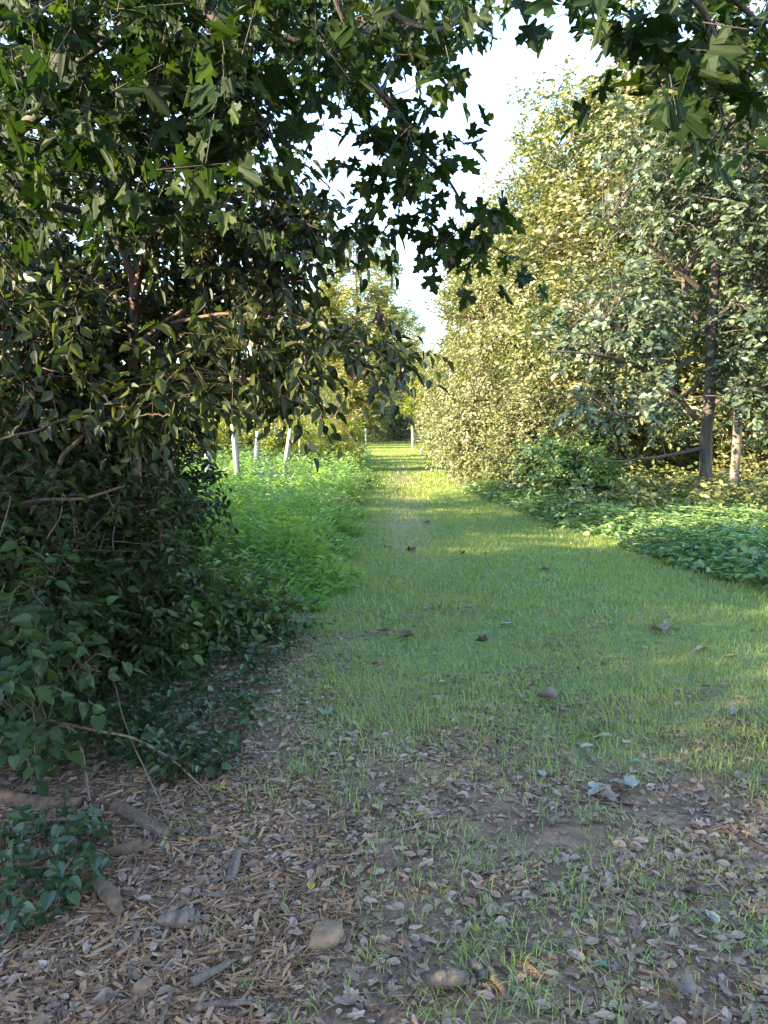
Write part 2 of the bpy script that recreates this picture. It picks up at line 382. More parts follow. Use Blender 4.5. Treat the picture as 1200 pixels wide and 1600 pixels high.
M_shrub = leafmat('leaf_dark_shrub', [(0.007, 0.015, 0.004), (0.013, 0.025, 0.006), (0.026, 0.044, 0.010), (0.018, 0.033, 0.012)], 0.28, rough=0.5, spec=0.2)
M_lowsh = leafmat('leaf_low_shrub', [(0.018, 0.04, 0.01), (0.028, 0.058, 0.013), (0.045, 0.085, 0.018), (0.07, 0.11, 0.025)], 0.35, rough=0.45, spec=0.3)
M_sap = leafmat('leaf_sapling', [(0.016, 0.033, 0.010), (0.023, 0.045, 0.012), (0.04, 0.066, 0.018)], 0.35, rough=0.5, spec=0.3)
M_vine = leafmat('leaf_vine', [(0.014, 0.029, 0.010), (0.021, 0.04, 0.013), (0.036, 0.06, 0.018)], 0.2, rough=0.34)
M_oak = leafmat('leaf_oak', [(0.032, 0.052, 0.032), (0.048, 0.075, 0.042), (0.07, 0.10, 0.055), (0.10, 0.12, 0.06)], 0.28, rough=0.4, spec=0.6)
M_hedge = leafmat('leaf_hedge', [(0.035, 0.045, 0.018), (0.065, 0.075, 0.03), (0.095, 0.108, 0.042), (0.13, 0.138, 0.05), (0.19, 0.185, 0.075), (0.18, 0.135, 0.08)], 0.30, rough=0.40, patch=(0.11, 0.125, 0.045), pscale=0.35)
M_loc = leafmat('leaf_locust', [(0.10, 0.125, 0.04), (0.15, 0.168, 0.045), (0.20, 0.205, 0.055), (0.24, 0.20, 0.08)], 0.4, rough=0.5)
M_yel = leafmat('leaf_yellow', [(0.13, 0.16, 0.02), (0.18, 0.19, 0.025), (0.22, 0.21, 0.03)], 0.4, rough=0.5)
M_far = leafmat('leaf_far', [(0.075, 0.10, 0.04), (0.11, 0.14, 0.05), (0.15, 0.17, 0.06), (0.20, 0.15, 0.08)], 0.35, rough=0.5)
M_grass = leafmat('grass_lawn', [(0.11, 0.18, 0.045), (0.15, 0.235, 0.055), (0.18, 0.26, 0.06), (0.22, 0.26, 0.08), (0.34, 0.28, 0.15)], 0.42, rough=0.35, patch=(0.22, 0.25, 0.06), pscale=0.9)
M_stilt = leafmat('grass_tall', [(0.11, 0.20, 0.05), (0.15, 0.25, 0.06), (0.19, 0.29, 0.065), (0.23, 0.29, 0.11)], 0.5, rough=0.38, patch=(0.13, 0.24, 0.07), pscale=1.1)
M_weed = leafmat('leaf_field_weed', [(0.10, 0.18, 0.06), (0.13, 0.215, 0.07), (0.17, 0.25, 0.08)], 0.35, rough=0.4)
M_cover = leafmat('leaf_cover', [(0.06, 0.12, 0.055), (0.085, 0.155, 0.06), (0.12, 0.19, 0.065), (0.17, 0.22, 0.06)], 0.35, rough=0.38)
M_litter = islandmat('dry_leaves', [(0.05, 0.028, 0.019), (0.12, 0.071, 0.049), (0.19, 0.122, 0.090), (0.27, 0.185, 0.143), (0.17, 0.088, 0.046), (0.15, 0.096, 0.074)], 0.6, 25, 0.4)
M_chip = islandmat('wood_chips', [(0.07, 0.034, 0.018), (0.17, 0.085, 0.043), (0.26, 0.14, 0.075), (0.22, 0.148, 0.10)], 0.85, 40)
M_silver = islandmat('silver_leaf', [(0.17, 0.18, 0.14), (0.24, 0.235, 0.19)], 0.55, 18)
M_brownleaf = islandmat('brown_leaf', [(0.05, 0.032, 0.022), (0.08, 0.052, 0.038), (0.12, 0.08, 0.062)], 0.7, 20)

# ---- lawn (stuff)
rng = np.random.default_rng(3)
def blades(ma, rng, p, h, w, lean=0.5, segs=3):
    """bent tapering grass blades"""
    N = len(p); a = rng.uniform(0, 6.28, N); d = np.stack([np.cos(a), np.sin(a), 0 * a], -1); sd = np.stack([-np.sin(a), np.cos(a), 0 * a], -1)
    ln = np.abs(rng.normal(lean, 0.3, N)); h = np.broadcast_to(h, (N,)); w = np.broadcast_to(w, (N,))
    rows = []
    for k in range(segs):
        t = k / segs; c = p + (d * (ln * t * t)[:, None] + UP * (t - 0.35 * ln * t * t)[:, None] ) * h[:, None]
        ww = (w * (1 - 0.6 * t * t) * 0.5)[:, None]; rows += [c - sd * ww, c + sd * ww]
    t = 1; rows.append(p + (d * ln[:, None] + UP * np.maximum(0.1, 1 - 0.45 * ln)[:, None]) * h[:, None])
    v = np.stack(rows, 1); nv = 2 * segs + 1; f = []; tt = []
    for k in range(segs - 1): f += [2 * k, 2 * k + 1, 2 * k + 3, 2 * k + 2]; tt.append(4)
    f += [2 * segs - 2, 2 * segs - 1, 2 * segs]; tt.append(3)
    ma.add(v, np.array(f)[None] + (np.arange(N) * nv)[:, None], np.tile(tt, N), True)
lawn = MA()
def lawn_pts(rng, n, y0, y1, pw):
    y = y0 + (y1 - y0) * rng.uniform(0, 1, n) ** pw; x = rng.uniform(-3.2, 4.8, n)
    l, r = left(y), right(y); e = rng.normal(0, 0.12, n)
    ok = (x > l - 0.12 + e) & (x < r + 0.4 + e)
    pt = np.stack([x, y, 0 * x], -1); nz = fbm(pt, 0.55, 2) + 0.6 * fbm(pt, 0.17, 3)
    px, py = project(pt)
    dens = np.clip((y - 2.5) / 2.3, 0, 1) * 1.5 + 0.08 + 0.4 * np.clip((x - 0.2) / 1.5, -0.6, 0.4)
    dens = dens + 0.3 * np.exp(-((x - 0.1) / 0.35) ** 2) + nz * np.where(y < 6, 0.62, 0.3) + np.where(y < 6, 0.3, 0) * fbm(pt, 1.3, 44) - np.clip((2.6 - y) / 1.2, 0, 1) * 0.1
    worn = np.exp(-((x - 0.15 - 0.02 * y) / 0.45) ** 2) * np.clip((y - 6) / 4, 0, 1) * 0.85 * np.clip((34 - y) / 12, 0, 1)
    ok &= (rng.uniform(0, 1, n) < dens) & (rng.uniform(0, 1, n) > np.minimum(worn * (0.8 + 0.6 * fbm(pt, 0.7, 61) + 0.3 * fbm(pt, 0.2, 62)), 0.62))
    pt = pt[ok]; pt[:, 2] = hz(pt[:, 0], pt[:, 1]); return pt
p = lawn_pts(rng, 185000, 1.55, 8.5, 0.9); p = p[rng.uniform(0, 1, len(p)) > (p[:, 1] - 5.2) / 3.3]
tall = 1 + 0.5 * fbm(p, 0.35, 8); blades(lawn, rng, p, (0.05 * rng.uniform(0.5, 1.5, len(p))) * tall, 0.0032, 0.8)
p = lawn_pts(rng, 220000, 5.2, 19, 1.15); p = p[(rng.uniform(0, 1, len(p)) < (p[:, 1] - 5.0) / 3.3) & (rng.uniform(0, 1, len(p)) < (19.5 - p[:, 1]) / 3)]; blades(lawn, rng, p, 0.060 * rng.uniform(0.5, 1.4, len(p)), 0.0075, 0.6, 2)
p = lawn_pts(rng, 140000, 16.5, 66, 1.5); blades(lawn, rng, p, 0.06 * rng.uniform(0.5, 1.4, len(p)), 0.02, 0.5, 2)
# wider lawn at the far end
n = 30000; p = np.stack([rng.uniform(-9, 9, n), rng.uniform(48, 85, n), np.zeros(n)], -1); p[:, 2] = hz(p[:, 0], p[:, 1]); blades(lawn, rng, p, 0.06, 0.04, 0.5, 2)
# longer tufts among the litter
tc = G(*sample_poly(rng, [(380, 1040), (1200, 960), (1200, 1600), (380, 1600), (330, 1450)], 460).T)
tc = tc[rng.uniform(0, 1, len(tc)) < 0.8]
for c in tc:
    k = rng.integers(3, 11); q = c + np.c_[rng.normal(0, 0.022, (k, 2)), np.zeros(k)]
    blades(lawn, rng, q, rng.uniform(0.015, 0.06, k), 0.003, 0.95)
lawn_o = lawn.build('lawn_grass', M_grass); tag(lawn_o, 'short green mown grass covering the path between the trees', 'grass', kind='stuff')

# ---- leaf litter and wood chips (stuff)
rng = np.random.default_rng(5)
lit = MA()
def scatter_flat(ma, rng, pts, T, size, tilt=0.3, lift=0.012, svar=(0.5, 1.3), squeeze=1.0):
    N = len(pts); a = rng.uniform(0, 6.28, N); d = np.stack([np.cos(a), np.sin(a), rng.normal(0, tilt, N) * 0.7], -1)
    nn = UP + rng.normal(0, tilt, (N, 3)); s = size * rng.uniform(*svar, N)
    pp = pts.copy(); pp[:, 2] = hz(pp[:, 0], pp[:, 1]) + rng.uniform(0.004, lift, N) + 0.25 * s * np.abs(d[:, 2])
    S = np.stack([s * squeeze, s, s], -1)
    ma.stamp(T, pp, frames(d, nn), S, smooth=False)
def lit_pts(rng, n, y0=1.45, y1=6.2):
    y = rng.uniform(y0, y1, n); x = rng.uniform(-2.8, 4.0, n); pt = np.stack([x, y, 0 * x], -1)
    dn = np.clip(1.05 - (y - 2.2) / 2.4, 0.06, 0.95) + 0.8 * np.clip((-0.15 - x) / 0.3, 0, 1) * np.clip((5.6 - y) / 0.8, 0, 1) + 0.55 * fbm(pt, 0.35, 21) + 0.2 * fbm(pt, 0.1, 22) - np.clip((x - 0.6) / 1.2, 0, 1) * 0.1
    return pt[rng.uniform(0, 1, n) < dn]
for k in range(10):
    T = crumple(MAPLE if k == 0 else (OVATE if k % 2 else (OAKL if k % 4 else SIMPLE)), rng, 0.075); T = (T[0] * np.array([1, 1, 0.55]), T[1], T[2])
    scatter_flat(lit, rng, lit_pts(rng, 4700), T, 0.038 if k else 0.05, 0.13 if k % 5 else 0.09, 0.013, (0.25, 1.6), rng.uniform(0.45, 1.0))
for k in range(4):                                  # small fragments
    scatter_flat(lit, rng, lit_pts(rng, 6000), crumple(SIMPLE, rng, 0.05), 0.02, 0.18, 0.010)
lit_o = lit.build('leaf_litter', M_litter); tag(lit_o, 'dry grey brown fallen leaves strewn over the bare soil', 'fallen leaves', kind='stuff')
chip = MA(); bv = np.array([[-.5, -.5, -.5], [.5, -.5, -.5], [.4, .5, -.5], [-.4, .5, -.5], [-.45, -.5, .5], [.5, -.4, .4], [.3, .5, .5], [-.5, .4, .3]])
BOXT = (bv, np.array([0, 3, 2, 1, 4, 5, 6, 7, 0, 1, 5, 4, 1, 2, 6, 5, 2, 3, 7, 6, 3, 0, 4, 7]), np.full(6, 4))
q = G(*sample_poly(rng, [(0, 1190), (330, 1180), (520, 1230), (560, 1420), (380, 1600), (0, 1600)], 3000).T)
more = lit_pts(rng, 3500)
for pts_, s_ in ((q, 0.026), (more, 0.022)):
    N = len(pts_); a = rng.uniform(0, 6.28, N); d = np.stack([np.cos(a), np.sin(a), rng.normal(0, 0.2, N)], -1)
    ln = s_ * rng.uniform(0.4, 2.0, N); S = np.stack([ln * rng.uniform(0.08, 0.32, N), ln * rng.uniform(1.0, 1.7, N), ln * rng.uniform(0.04, 0.12, N)], -1)
    pp = pts_.copy(); pp[:, 2] = hz(pp[:, 0], pp[:, 1]) + rng.uniform(0.003, 0.014, N)
    chip.stamp(BOXT, pp, frames(d, UP + rng.normal(0, 0.25, (N, 3))), S, smooth=False)
q = np.concatenate([lit_pts(rng, 5200), G(*sample_poly(rng, [(0, 1190), (330, 1180), (520, 1230), (600, 1420), (500, 1600), (0, 1600)], 1300).T)]); n_ = len(q)
a = rng.uniform(0, 6.28, n_); ln = rng.uniform(0.02, 0.11, n_); q[:, 2] = hz(q[:, 0], q[:, 1]) + 0.008
e_ = q + np.stack([np.cos(a) * ln, np.sin(a) * ln, rng.uniform(-0.004, 0.016, n_)], -1); chip.sticks(q, e_, rng.uniform(0.0008, 0.0028, n_), 0.0008)
chip_o = chip.build('wood_chips', M_chip); tag(chip_o, 'reddish brown bark and wood chips scattered on the soil', 'wood chips', kind='stuff')

# ---- tall lance-leaved grass on the left (stuff)
rng = np.random.default_rng(7)
tg = MA(); tw = MA()
n = 8600; y = 5.9 + 30 * rng.uniform(0, 1, n) ** 1.7; eg = 0.22 * fbm(np.c_[y, y * 0, y * 0], 0.55, 6) + 0.1 * fbm(np.c_[y, y * 0, y * 0], 0.2, 7)
x = left(y) + eg + 0.02 - (rng.uniform(0, 1, n) ** 1.25) * (2.3 + 0.55 * (y - 4))
pt = np.stack([x, y, 0 * x], -1); edge = np.clip((left(y) + eg - x) / 0.45, 0.2, 1) * np.clip((y - 5.5) / 1.6, 0.2, 1)
hgt = (0.52 + 0.14 * fbm(pt, 0.7, 4) + 0.06 * fbm(pt, 0.25, 5) + rng.normal(0, 0.05, n)).clip(0.12) * edge
hgt *= 1 + 0.35 * np.clip((y - 14) / 10, 0, 1)
pt[:, 2] = hz(x, y); a = rng.uniform(0, 6.28, n); ln = rng.uniform(0.05, 0.35, n)
tip = pt + np.stack([np.cos(a) * ln * hgt, np.sin(a) * ln * hgt, hgt], -1)
st_ok = y < 14; tg.sticks(pt[st_ok], tip[st_ok], 0.0022, 0.001)
broad = (fbm(pt, 1.1, 12) + rng.normal(0, 0.35, n) + 0.10 * (y - 11)) > 0.25; lush = np.clip((y - 8) / 14, 0, 1.2)
for k in range(9):
    t = (k + rng.uniform(0, 1, n)) / 9 * 0.75 + 0.25; c = pt + (tip - pt) * t[:, None]
    aa = rng.uniform(0, 6.28, n); d = np.stack([np.cos(aa), np.sin(aa), rng.uniform(-0.1, 1.3, n)], -1); nn = UP + rng.normal(0, 0.35, (n, 3))
    sz = 0.125 * rng.uniform(0.5, 1.3, n) * (1 + 0.6 * lush) * (0.6 + 0.4 * edge); g_ = ~broad
    tg.stamp(LANCE, c[g_], frames(d[g_], nn[g_]), np.stack([sz * 1.3, sz, sz], -1)[g_], smooth=False)
    if k % 2:
        q_ = broad; s2 = 0.075 * rng.uniform(0.6, 1.3, n) * (1 + 0.6 * lush)
        tw.stamp(OVATE, c[q_], frames((d - UP * 0.5)[q_], nn[q_]), np.stack([s2 * 0.9, s2, s2], -1)[q_], smooth=False)
tg_o = tg.build('tall_grass', M_stilt); tag(tg_o, 'dense bright green knee-high grass with lance-shaped blades left of the path', 'tall grass', kind='stuff')
tw_o = tw.build('field_weeds', M_weed); tag(tw_o, 'paler broad-leaved weeds mixed into the tall grass of the field', 'weeds', kind='stuff')

# ---- broad-leaved ground cover under the oak on the right (stuff)
rng = np.random.default_rng(9)
gc = MA(); n = 5200; y = rng.uniform(5.6, 17, n); x = right(y) + 0.15 + rng.uniform(0, 1, n) ** 1.1 * (5.5 - 0.1 * y)
pt = np.stack([x, y, hz(x, y)], -1); e = np.clip((x - right(y)) / 0.5, 0.15, 1); hh = (0.28 + 0.12 * fbm(pt, 0.8, 14)) * e
for k in range(5):
    c = pt + np.c_[rng.normal(0, 0.06, (n, 2)), hh * rng.uniform(0.25, 1.1, n)]
    aa = rng.uniform(0, 6.28, n); d = np.stack([np.cos(aa), np.sin(aa), rng.uniform(-0.5, 0.3, n)], -1)
    big = fbm(pt, 1.3, 31) + rng.normal(0, 0.3, n) > 0.15
    nn = UP + rng.normal(0, 0.45, (n, 3)); s = rng.uniform(0.4, 1.3, n)
    gc.stamp(HEART, c[big], frames(d[big], nn[big]), 0.095 * s[big], smooth=False)
    gc.stamp(LANCE, c[~big], frames(d[~big] + UP * 0.4, nn[~big]), np.stack([0.2 * s[~big], 0.15 * s[~big], 0.15 * s[~big]], -1), smooth=False)
gc_o = gc.build('ground_cover', M_cover); tag(gc_o, 'low broad-leaved green weeds along the right edge of the path', 'weeds', kind='stuff')

# ---- woodland floor plants in the shade of the right wood and trailing vine on the left (stuff)
rng = np.random.default_rng(11)
uc = MA(); n = 7000; y = rng.uniform(11, 34, n); x = right(y) + 0.6 + rng.uniform(0, 1, n) * 14
pt = np.stack([x, y, hz(x, y)], -1)
sprays(uc, rng, pt + UP * (0.25 + 0.3 * rng.uniform(0, 1, (n, 1))), nrm(rng.normal(0, 1, (n, 3))), SIMPLE, M=2, L=5, tl=0.3, size=0.12, nj=0.5)
uc_o = uc.build('forest_undergrowth', M_hedge); tag(uc_o, 'sunlit yellow green undergrowth on the floor of the wood', 'undergrowth', kind='stuff')
vn = MA()
for poly, n in (([(130, 1050), (330, 1000), (430, 1060), (400, 1130), (370, 1220), (270, 1240), (180, 1180)], 900), ([(0, 1120), (150, 1110), (340, 1180), (320, 1232), (210, 1215), (120, 1215), (0, 1215)], 420), ([(0, 1285), (150, 1285), (185, 1330), (150, 1400), (60, 1450), (0, 1480)], 240), ([(300, 900), (470, 930), (500, 1000), (430, 1060), (330, 1020)], 500)):
    pt = G(*sample_poly(rng, poly, n).T); hh = 0.02 + 0.13 * rng.uniform(0, 1, n) ** 1.5
    aa = rng.uniform(0, 6.28, n); d = np.stack([np.cos(aa), np.sin(aa), rng.uniform(-0.5, 0.1, n)], -1); pt[:, 2] += hh
    vn.stamp(HEART, pt, frames(d, UP + rng.normal(0, 0.3, (n, 3))), 0.05 * rng.uniform(0.5, 1.25, n), smooth=False)
    b0 = pt.copy(); b0[:, 2] -= hh; vn.sticks(b0, pt, 0.0013, 0.001)
vn_o = vn.build('trailing_vine_leaves', M_vine); tag(vn_o, 'glossy dark green trailing vine leaves over the ground on the left', 'ground vine', kind='stuff')

# ================================================================== TREES ON THE RIGHT
WOOD = 'trees of the wood on the right of the path'
big = dict(T=[SIMPLE, OVATE], M=9, L=7, tl=0.55, size=0.115, r0=0.16, droop=0.10, nj=0.6, no=1.0, spread=0.9, svar=(0.45, 1.5))
def big_envs(H, w, low=0.12):
    return [(0, 0, H * 0.72, w * 0.66, w * 0.66, H * 0.27), (0.3, 0, H * 0.84, w * 0.75, w * 0.7, H * 0.15), (0, 0, H * 0.68, w * 0.9, w * 0.85, H * 0.17), (0, 0, H * 0.45, w * 0.95, w * 0.95, H * 0.28), (0, 0, H * 0.22, w * 0.9, w * 0.9, H * 0.2), (-w * 0.35, -w * 0.3, H * 0.35, w * 0.75, w * 0.7, H * 0.2), (w * 0.3, w * 0.2, H * 0.58, w * 0.7, w * 0.7, H * 0.22)]
tA = tree('broadleaf_tree', 'tallest yellow green tree of the wood, rising behind the grey-leaved oak', 'tree', at(5.6, 17.5), 21, 12.2, 0.16, big_envs(12.2, 2.75), M_bark_grey, M_hedge, ncl=640, nl=18, group=WOOD, gap=(0.62, 0.0), **big)
tB = tree('broadleaf_tree', 'sunlit tree next beyond the tallest one, its side reaching over the path edge', 'tree', at(4.6, 23.5), 22, 11.8, 0.17, big_envs(11.8, 2.6), M_bark_grey, M_hedge, ncl=640, nl=18, group=WOOD, gap=(0.62, 0.0), **big)
pin = dict(T=LEAFLET, M=6, L=14, tl=0.6, size=0.075, droop=0.2, fw=0.35, sw=1.0, jit=0.15, ld=0.15, nj=0.3, no=0.8, spread=0.8, wu=0.3, r0=0.05, svar=(0.8, 1.2))
tL = tree('locust_tree', 'feathery locust tree whose crown shows against the sky above the sunlit hedge', 'tree', at(5.8, 28), 23, 13.6, 0.16, [(0, 0, 11.2, 1.5, 1.5, 2.6), (-1.2, 0, 8.5, 1.8, 1.8, 2.2), (0.8, 0, 7, 2, 2, 3)], M_bark_grey, M_loc, T=LEAFLET, ncl=520, nl=14, group=WOOD, gap=(0.8, -0.4), **{k: v for k, v in pin.items() if k != 'T'})
copy_tree(tB, 'third sunlit broadleaf tree along the right path edge', at(4.5, 31), 2.1, 0.95)
copy_tree(tA, 'fourth broadleaf tree along the right path edge, half behind its neighbour', at(4.7, 39), 4.0, 1.0)
copy_tree(tL, 'smaller feathery locust standing in the middle of the right hedge line', at(5.2, 35), 1.3, 0.86)
copy_tree(tL, 'locust tree at the right rear with its top above the tallest tree', at(7.6, 22), 3.3, 0.98)
for k, (x, y, s, src, rz, lab) in enumerate([
    (8.4, 18.5, 1.0, tA, 1.0, 'shaded tree behind the oak at the right border of the view'),
    (8.2, 25.5, 1.0, tA, 2.5, 'tree in the second row of the wood behind the tallest tree'),
    (12.5, 23.0, 1.0, tB, 3.9, 'deep tree of the wood showing through the oak crown'),
    (11.5, 31.0, 1.1, tA, 5.1, 'rear tree of the wood beyond the two trunks'),
    (8.0, 35.0, 1.0, tB, 0.3, 'rear tree of the wood behind the sunlit hedge'),
    (7.6, 46.0, 1.0, tA, 1.7, 'last tall tree of the wood before the clearing')]):
    copy_tree(src, lab, at(x, y), rz, s)
# the oak: dark trunk, long limbs low on the left, grey green lobed leaves
rng = np.random.default_rng(31)
oak = thing('oak_tree', 'oak with grey green lobed leaves and a dark ridged trunk at the wood edge', 'tree', at(5.85, 13.0), WOOD)
ow = MA(); ob = np.array(oak.location)
tr_ = wob(rng, curve([(0, 0, -0.15, 0.18), (0.0, 0, 0.1, 0.135), (-0.02, 0, 1.2, 0.108), (0.0, 0, 2.6, 0.10), (-0.06, 0.05, 4.2, 0.08), (0.0, 0.1, 6.0, 0.055), (0.1, 0.1, 7.6, 0.02)], 8), 0.05)
ow.tube(tr_[:, :3], tr_[:, 3], 12, rough=0.04, rng=rng); on = list(tr_[8:])
def rel(px, py, Y): return P(px, py, Y) - ob
for L in ([(1088, 655, 13.0, .055), (1040, 600, 12.7, .045), (985, 570, 12.3, .035), (930, 555, 12.0, .025), (860, 545, 11.8, .012)],
          [(1085, 560, 13.0, .05), (1030, 580, 12.6, .035), (960, 510, 12.2, .022), (880, 480, 12.0, .01)],
          [(1088, 500, 13.0, .06), (1070, 440, 13.0, .05), (1090, 380, 13.0, .035), (1060, 290, 13, .015)],
          [(1095, 520, 13.0, .05), (1150, 470, 12.8, .035), (1200, 440, 12.5, .025), (1290, 420, 12.2, .012)],
          [(1098, 700, 13.0, .04), (1020, 715, 12.4, .025), (950, 720, 12.0, .015), (890, 700, 11.8, .008)],
          [(1100, 640, 13.0, .045), (1160, 610, 12.4, .03), (1230, 590, 12.0, .015)],
          [(1092, 600, 13.0, .04), (1030, 640, 11.9, .025), (930, 640, 11.3, .012)],
          [(1092, 450, 13.0, .05), (1020, 390, 12.8, .03), (940, 340, 12.6, .012)]):
    c = wob(rng, curve([(*rel(a, b_, Y), r) for a, b_, Y, r in L], 8), 0.05); ow.tube(c[:, :3], c[:, 3], 7, cap=False); on += list(c[3:])
on = np.array(on)
oenv = [(-0.2, 0, 5.6, 2.3, 2.0, 1.9), (-1.5, -0.3, 3.4, 1.9, 1.3, 1.0), (1.2, -0.2, 3.5, 2.0, 1.4, 1.3), (-1.4, -0.8, 1.95, 1.5, 0.8, 0.5), (1.2, -0.6, 2.0, 1.3, 0.9, 0.6)]
cl, od = in_env(rng, oenv, 860, 0.5, (0.5, -0.25), 1.1, 3); qx, qy = project(cl + ob); k_ = ~((np.abs(qx - 1090) < 38) & (qy > 380) & (cl[:, 1] < 0.1)); cl, od = cl[k_], od[k_]; attach(ow, rng, on, cl, 0.010, frac=0.8)
ol = MA(); sprays(ol, rng, cl, od, OAKL, M=4, L=6, tl=0.38, size=0.115, droop=0.06, nj=0.6, no=0.6, svar=(0.5, 1.4), twigs=ow, tr=0.004)
ow.build('trunk', M_bark_oak, oak); ol.build('crown', M_oak, oak)
# slimmer trunk behind the oak
tS = tree('slim_tree', 'slim tree with a sun-flecked trunk just behind the oak', 'tree', at(7.15, 14.6), 33, 8.5, 0.11, [(0.5, 0.5, 6, 2.2, 2.0, 2.0), (1.2, 0.2, 3.6, 1.6, 1.5, 0.9)], M_bark_grey, M_oak, OAKL, ncl=420, nl=9, group=WOOD, tk=dict(h0=0.4, wobble=0.05), M=4, L=6, tl=0.4, size=0.115, nj=0.6)

# low shrubs along the wood edge
EDGE = 'shrubs along the right edge of the path'
sh = dict(T=[SIMPLE, OVATE], M=6, L=7, tl=0.35, size=0.075, r0=0.08, nj=0.5, no=1.0, svar=(0.5, 1.4), spread=0.9, droop=0.06)
bs = tree('shrub', 'rounded sunlit shrub at the foot of the tallest tree', 'shrub', at(3.35, 16.3), 41, 2.6, 0.05, [(0, 0, 1.5, 1.1, 1.1, 1.2), (0.2, 0.1, 0.7, 1.25, 1.2, 0.7)], M_bark_grey, M_hedge, ncl=430, nl=9, group=EDGE, zmin=0.05, tk=dict(multi=3, h0=0.2, sides=5), **sh)
for x, y, s, rz, lab in [(2.9, 19.5, (1.1, 1.1, 1.35), 1.2, 'tall sunlit shrub where the path narrows, before the second broadleaf tree'), (2.85, 23.5, (1.05, 1.05, 1.6), 2.9, 'upright yellow green shrub against the trunk of the second broadleaf tree'),
                         (2.95, 28, (1.2, 1.2, 1.7), 4.4, 'shrub between the second and third broadleaf trees'), (3.2, 34, (1.4, 1.4, 1.8), 0.5, 'broad shrub below the third broadleaf tree'),
                         (3.9, 41, (1.5, 1.5, 1.9), 2.2, 'farthest shrub on the right, beside the white tube at the clearing'), (5.6, 17.8, (1.2, 1.2, 1.2), 3.3, 'shrub in the shade left of the oak trunk'),
                         (8.6, 17.3, (1.2, 1.2, 1.1), 5.0, 'shrub in the wood right of the two trunks'), (7.0, 21, (1.4, 1.4, 1.3), 1.9, 'sunlit shrub seen between the oak and the slim trunk')]:
    copy_tree(bs, lab, at(x, y), rz, s)
tree('weed_bush', 'leafy dark green weed bush in the shade before the sunlit hedge', 'bush', at(3.25, 13.2), 43, 1.25, 0.025, [(0, 0, 0.85, 0.75, 0.6, 0.5), (0.5, 0, 0.6, 0.6, 0.5, 0.45)], M_bark_red, M_cover, OVATE, ncl=150, nl=6, zmin=0.1, tk=dict(multi=3, sides=5), M=4, L=6, tl=0.3, size=0.10, nj=0.5)
copy_tree(tB, 'broad tree at the right border, high behind the oak crown', at(11.0, 19.5), 4.4, 0.95)
tY = tree('maple_sapling', 'bright yellow green young tree leaning over the white tube at the path end', 'tree', at(3.5, 48.0), 45, 5.8, 0.07, [(0, 0, 3.9, 1.9, 1.8, 1.9), (-1.1, 0, 3.0, 1.5, 1.2, 0.7), (-1.0, 0, 4.4, 1.1, 1, 1.0)], M_bark_grey, M_yel, SIMPLE, ncl=260, nl=9, M=4, L=7, tl=0.6, size=0.13, nj=0.4)

# ================================================================== FAR TREES AND THE OPEN FIELD ON THE LEFT
FAR = 'trees beyond the field'
fa = dict(T=LEAFLET, M=6, L=12, tl=1.0, size=0.26, droop=0.3, fw=0.4, sw=1.0, jit=0.25, ld=0.15, nj=0.4, no=0.8, spread=0.8, wu=0.25, r0=0.1)
tF = tree('tall_locust', 'tall airy locust against the sky left of the path end', 'tree', at(-2.3, 62), 51, 18, 0.28, [(0, 0, 14.2, 3.6, 3.4, 3.6), (-2.2, 0, 10.5, 3, 3, 2.5), (2.2, 0, 10, 3.1, 3, 3.0), (0, 0, 6, 3.8, 3.6, 2.8), (0, 0, 3, 3.4, 3.2, 2.4)], M_bark_grey, M_loc, ncl=1050, nl=18, group=FAR, gap=(1.3, -0.2), **fa)
fb = dict(T=SIMPLE, M=5, L=8, tl=0.9, size=0.22, r0=0.2, nj=0.5, no=1.0, spread=0.9, droop=0.2)
tG = tree('round_tree', 'rounded dull green tree closing the far end of the path', 'tree', at(1.2, 84), 52, 11, 0.25, [(0, 0, 7, 4.2, 4, 3.8), (0, 0, 3.2, 4.6, 4.2, 3)], M_bark_dark, M_far, ncl=520, nl=12, group=FAR, gap=(1.5, -0.5), zmin=0.2, **fb)
for x, y, s, rz, src, lab in [(-7.5, 82, 1.05, 1.0, tG, 'far rounded tree left of the path end'), (8.5, 86, 1.1, 2.0, tG, 'far rounded tree right of the path end'), (-14, 74, 1.0, 3.0, tG, 'rounded tree far across the field'),
                              (-6.2, 66, 0.78, 4.0, tF, 'airy locust just left of the tall one beyond the field'), (-16, 66, 0.95, 5.0, tF, 'airy locust behind the leaning white tubes'), (-25, 60, 0.9, 0.7, tF, 'airy locust far left across the field'),
                              (-4.5, 55, 0.42, 2.6, tG, 'small rounded tree behind the yellow bush, in front of the tall locust'), (-10.5, 40, 0.34, 1.1, tG, 'low rounded tree behind the white tubes'), (-16, 36, 0.42, 3.6, tG, 'low rounded tree at the left of the field'), (-30, 50, 1.0, 4.9, tG, 'big rounded tree at the far left of the field'), (-2.5, 90, 1.0, 5.5, tG, 'rounded tree just left of the path end, behind the small white tube'), (5.0, 80, 0.9, 0.5, tG, 'rounded tree right behind the yellow sapling'), (-4, 72, 0.5, 2.9, tG, 'low rounded tree at the left of the clearing'), (2.0, 100, 1.0, 0, tF, 'distant locust straight beyond the path end'), (-8, 100, 1.1, 2, tF, 'distant locust left beyond the path end')]:
    copy_tree(src, lab, at(x, y), rz, s)
tb = tree('yellow_bush', 'bright yellow green bush where the tall grass meets the path', 'bush', at(-1.55, 24.5), 55, 1.3, 0.03, [(0, 0, 0.75, 0.8, 0.8, 0.5), (-0.8, 0.4, 0.8, 0.9, 0.8, 0.6), (0.35, -0.2, 0.5, 0.6, 0.6, 0.4)], M_bark_red, M_yel, SIMPLE, ncl=260, nl=6, zmin=0.05, tk=dict(multi=3, sides=5), M=4, L=6, tl=0.3, size=0.085, nj=0.5)
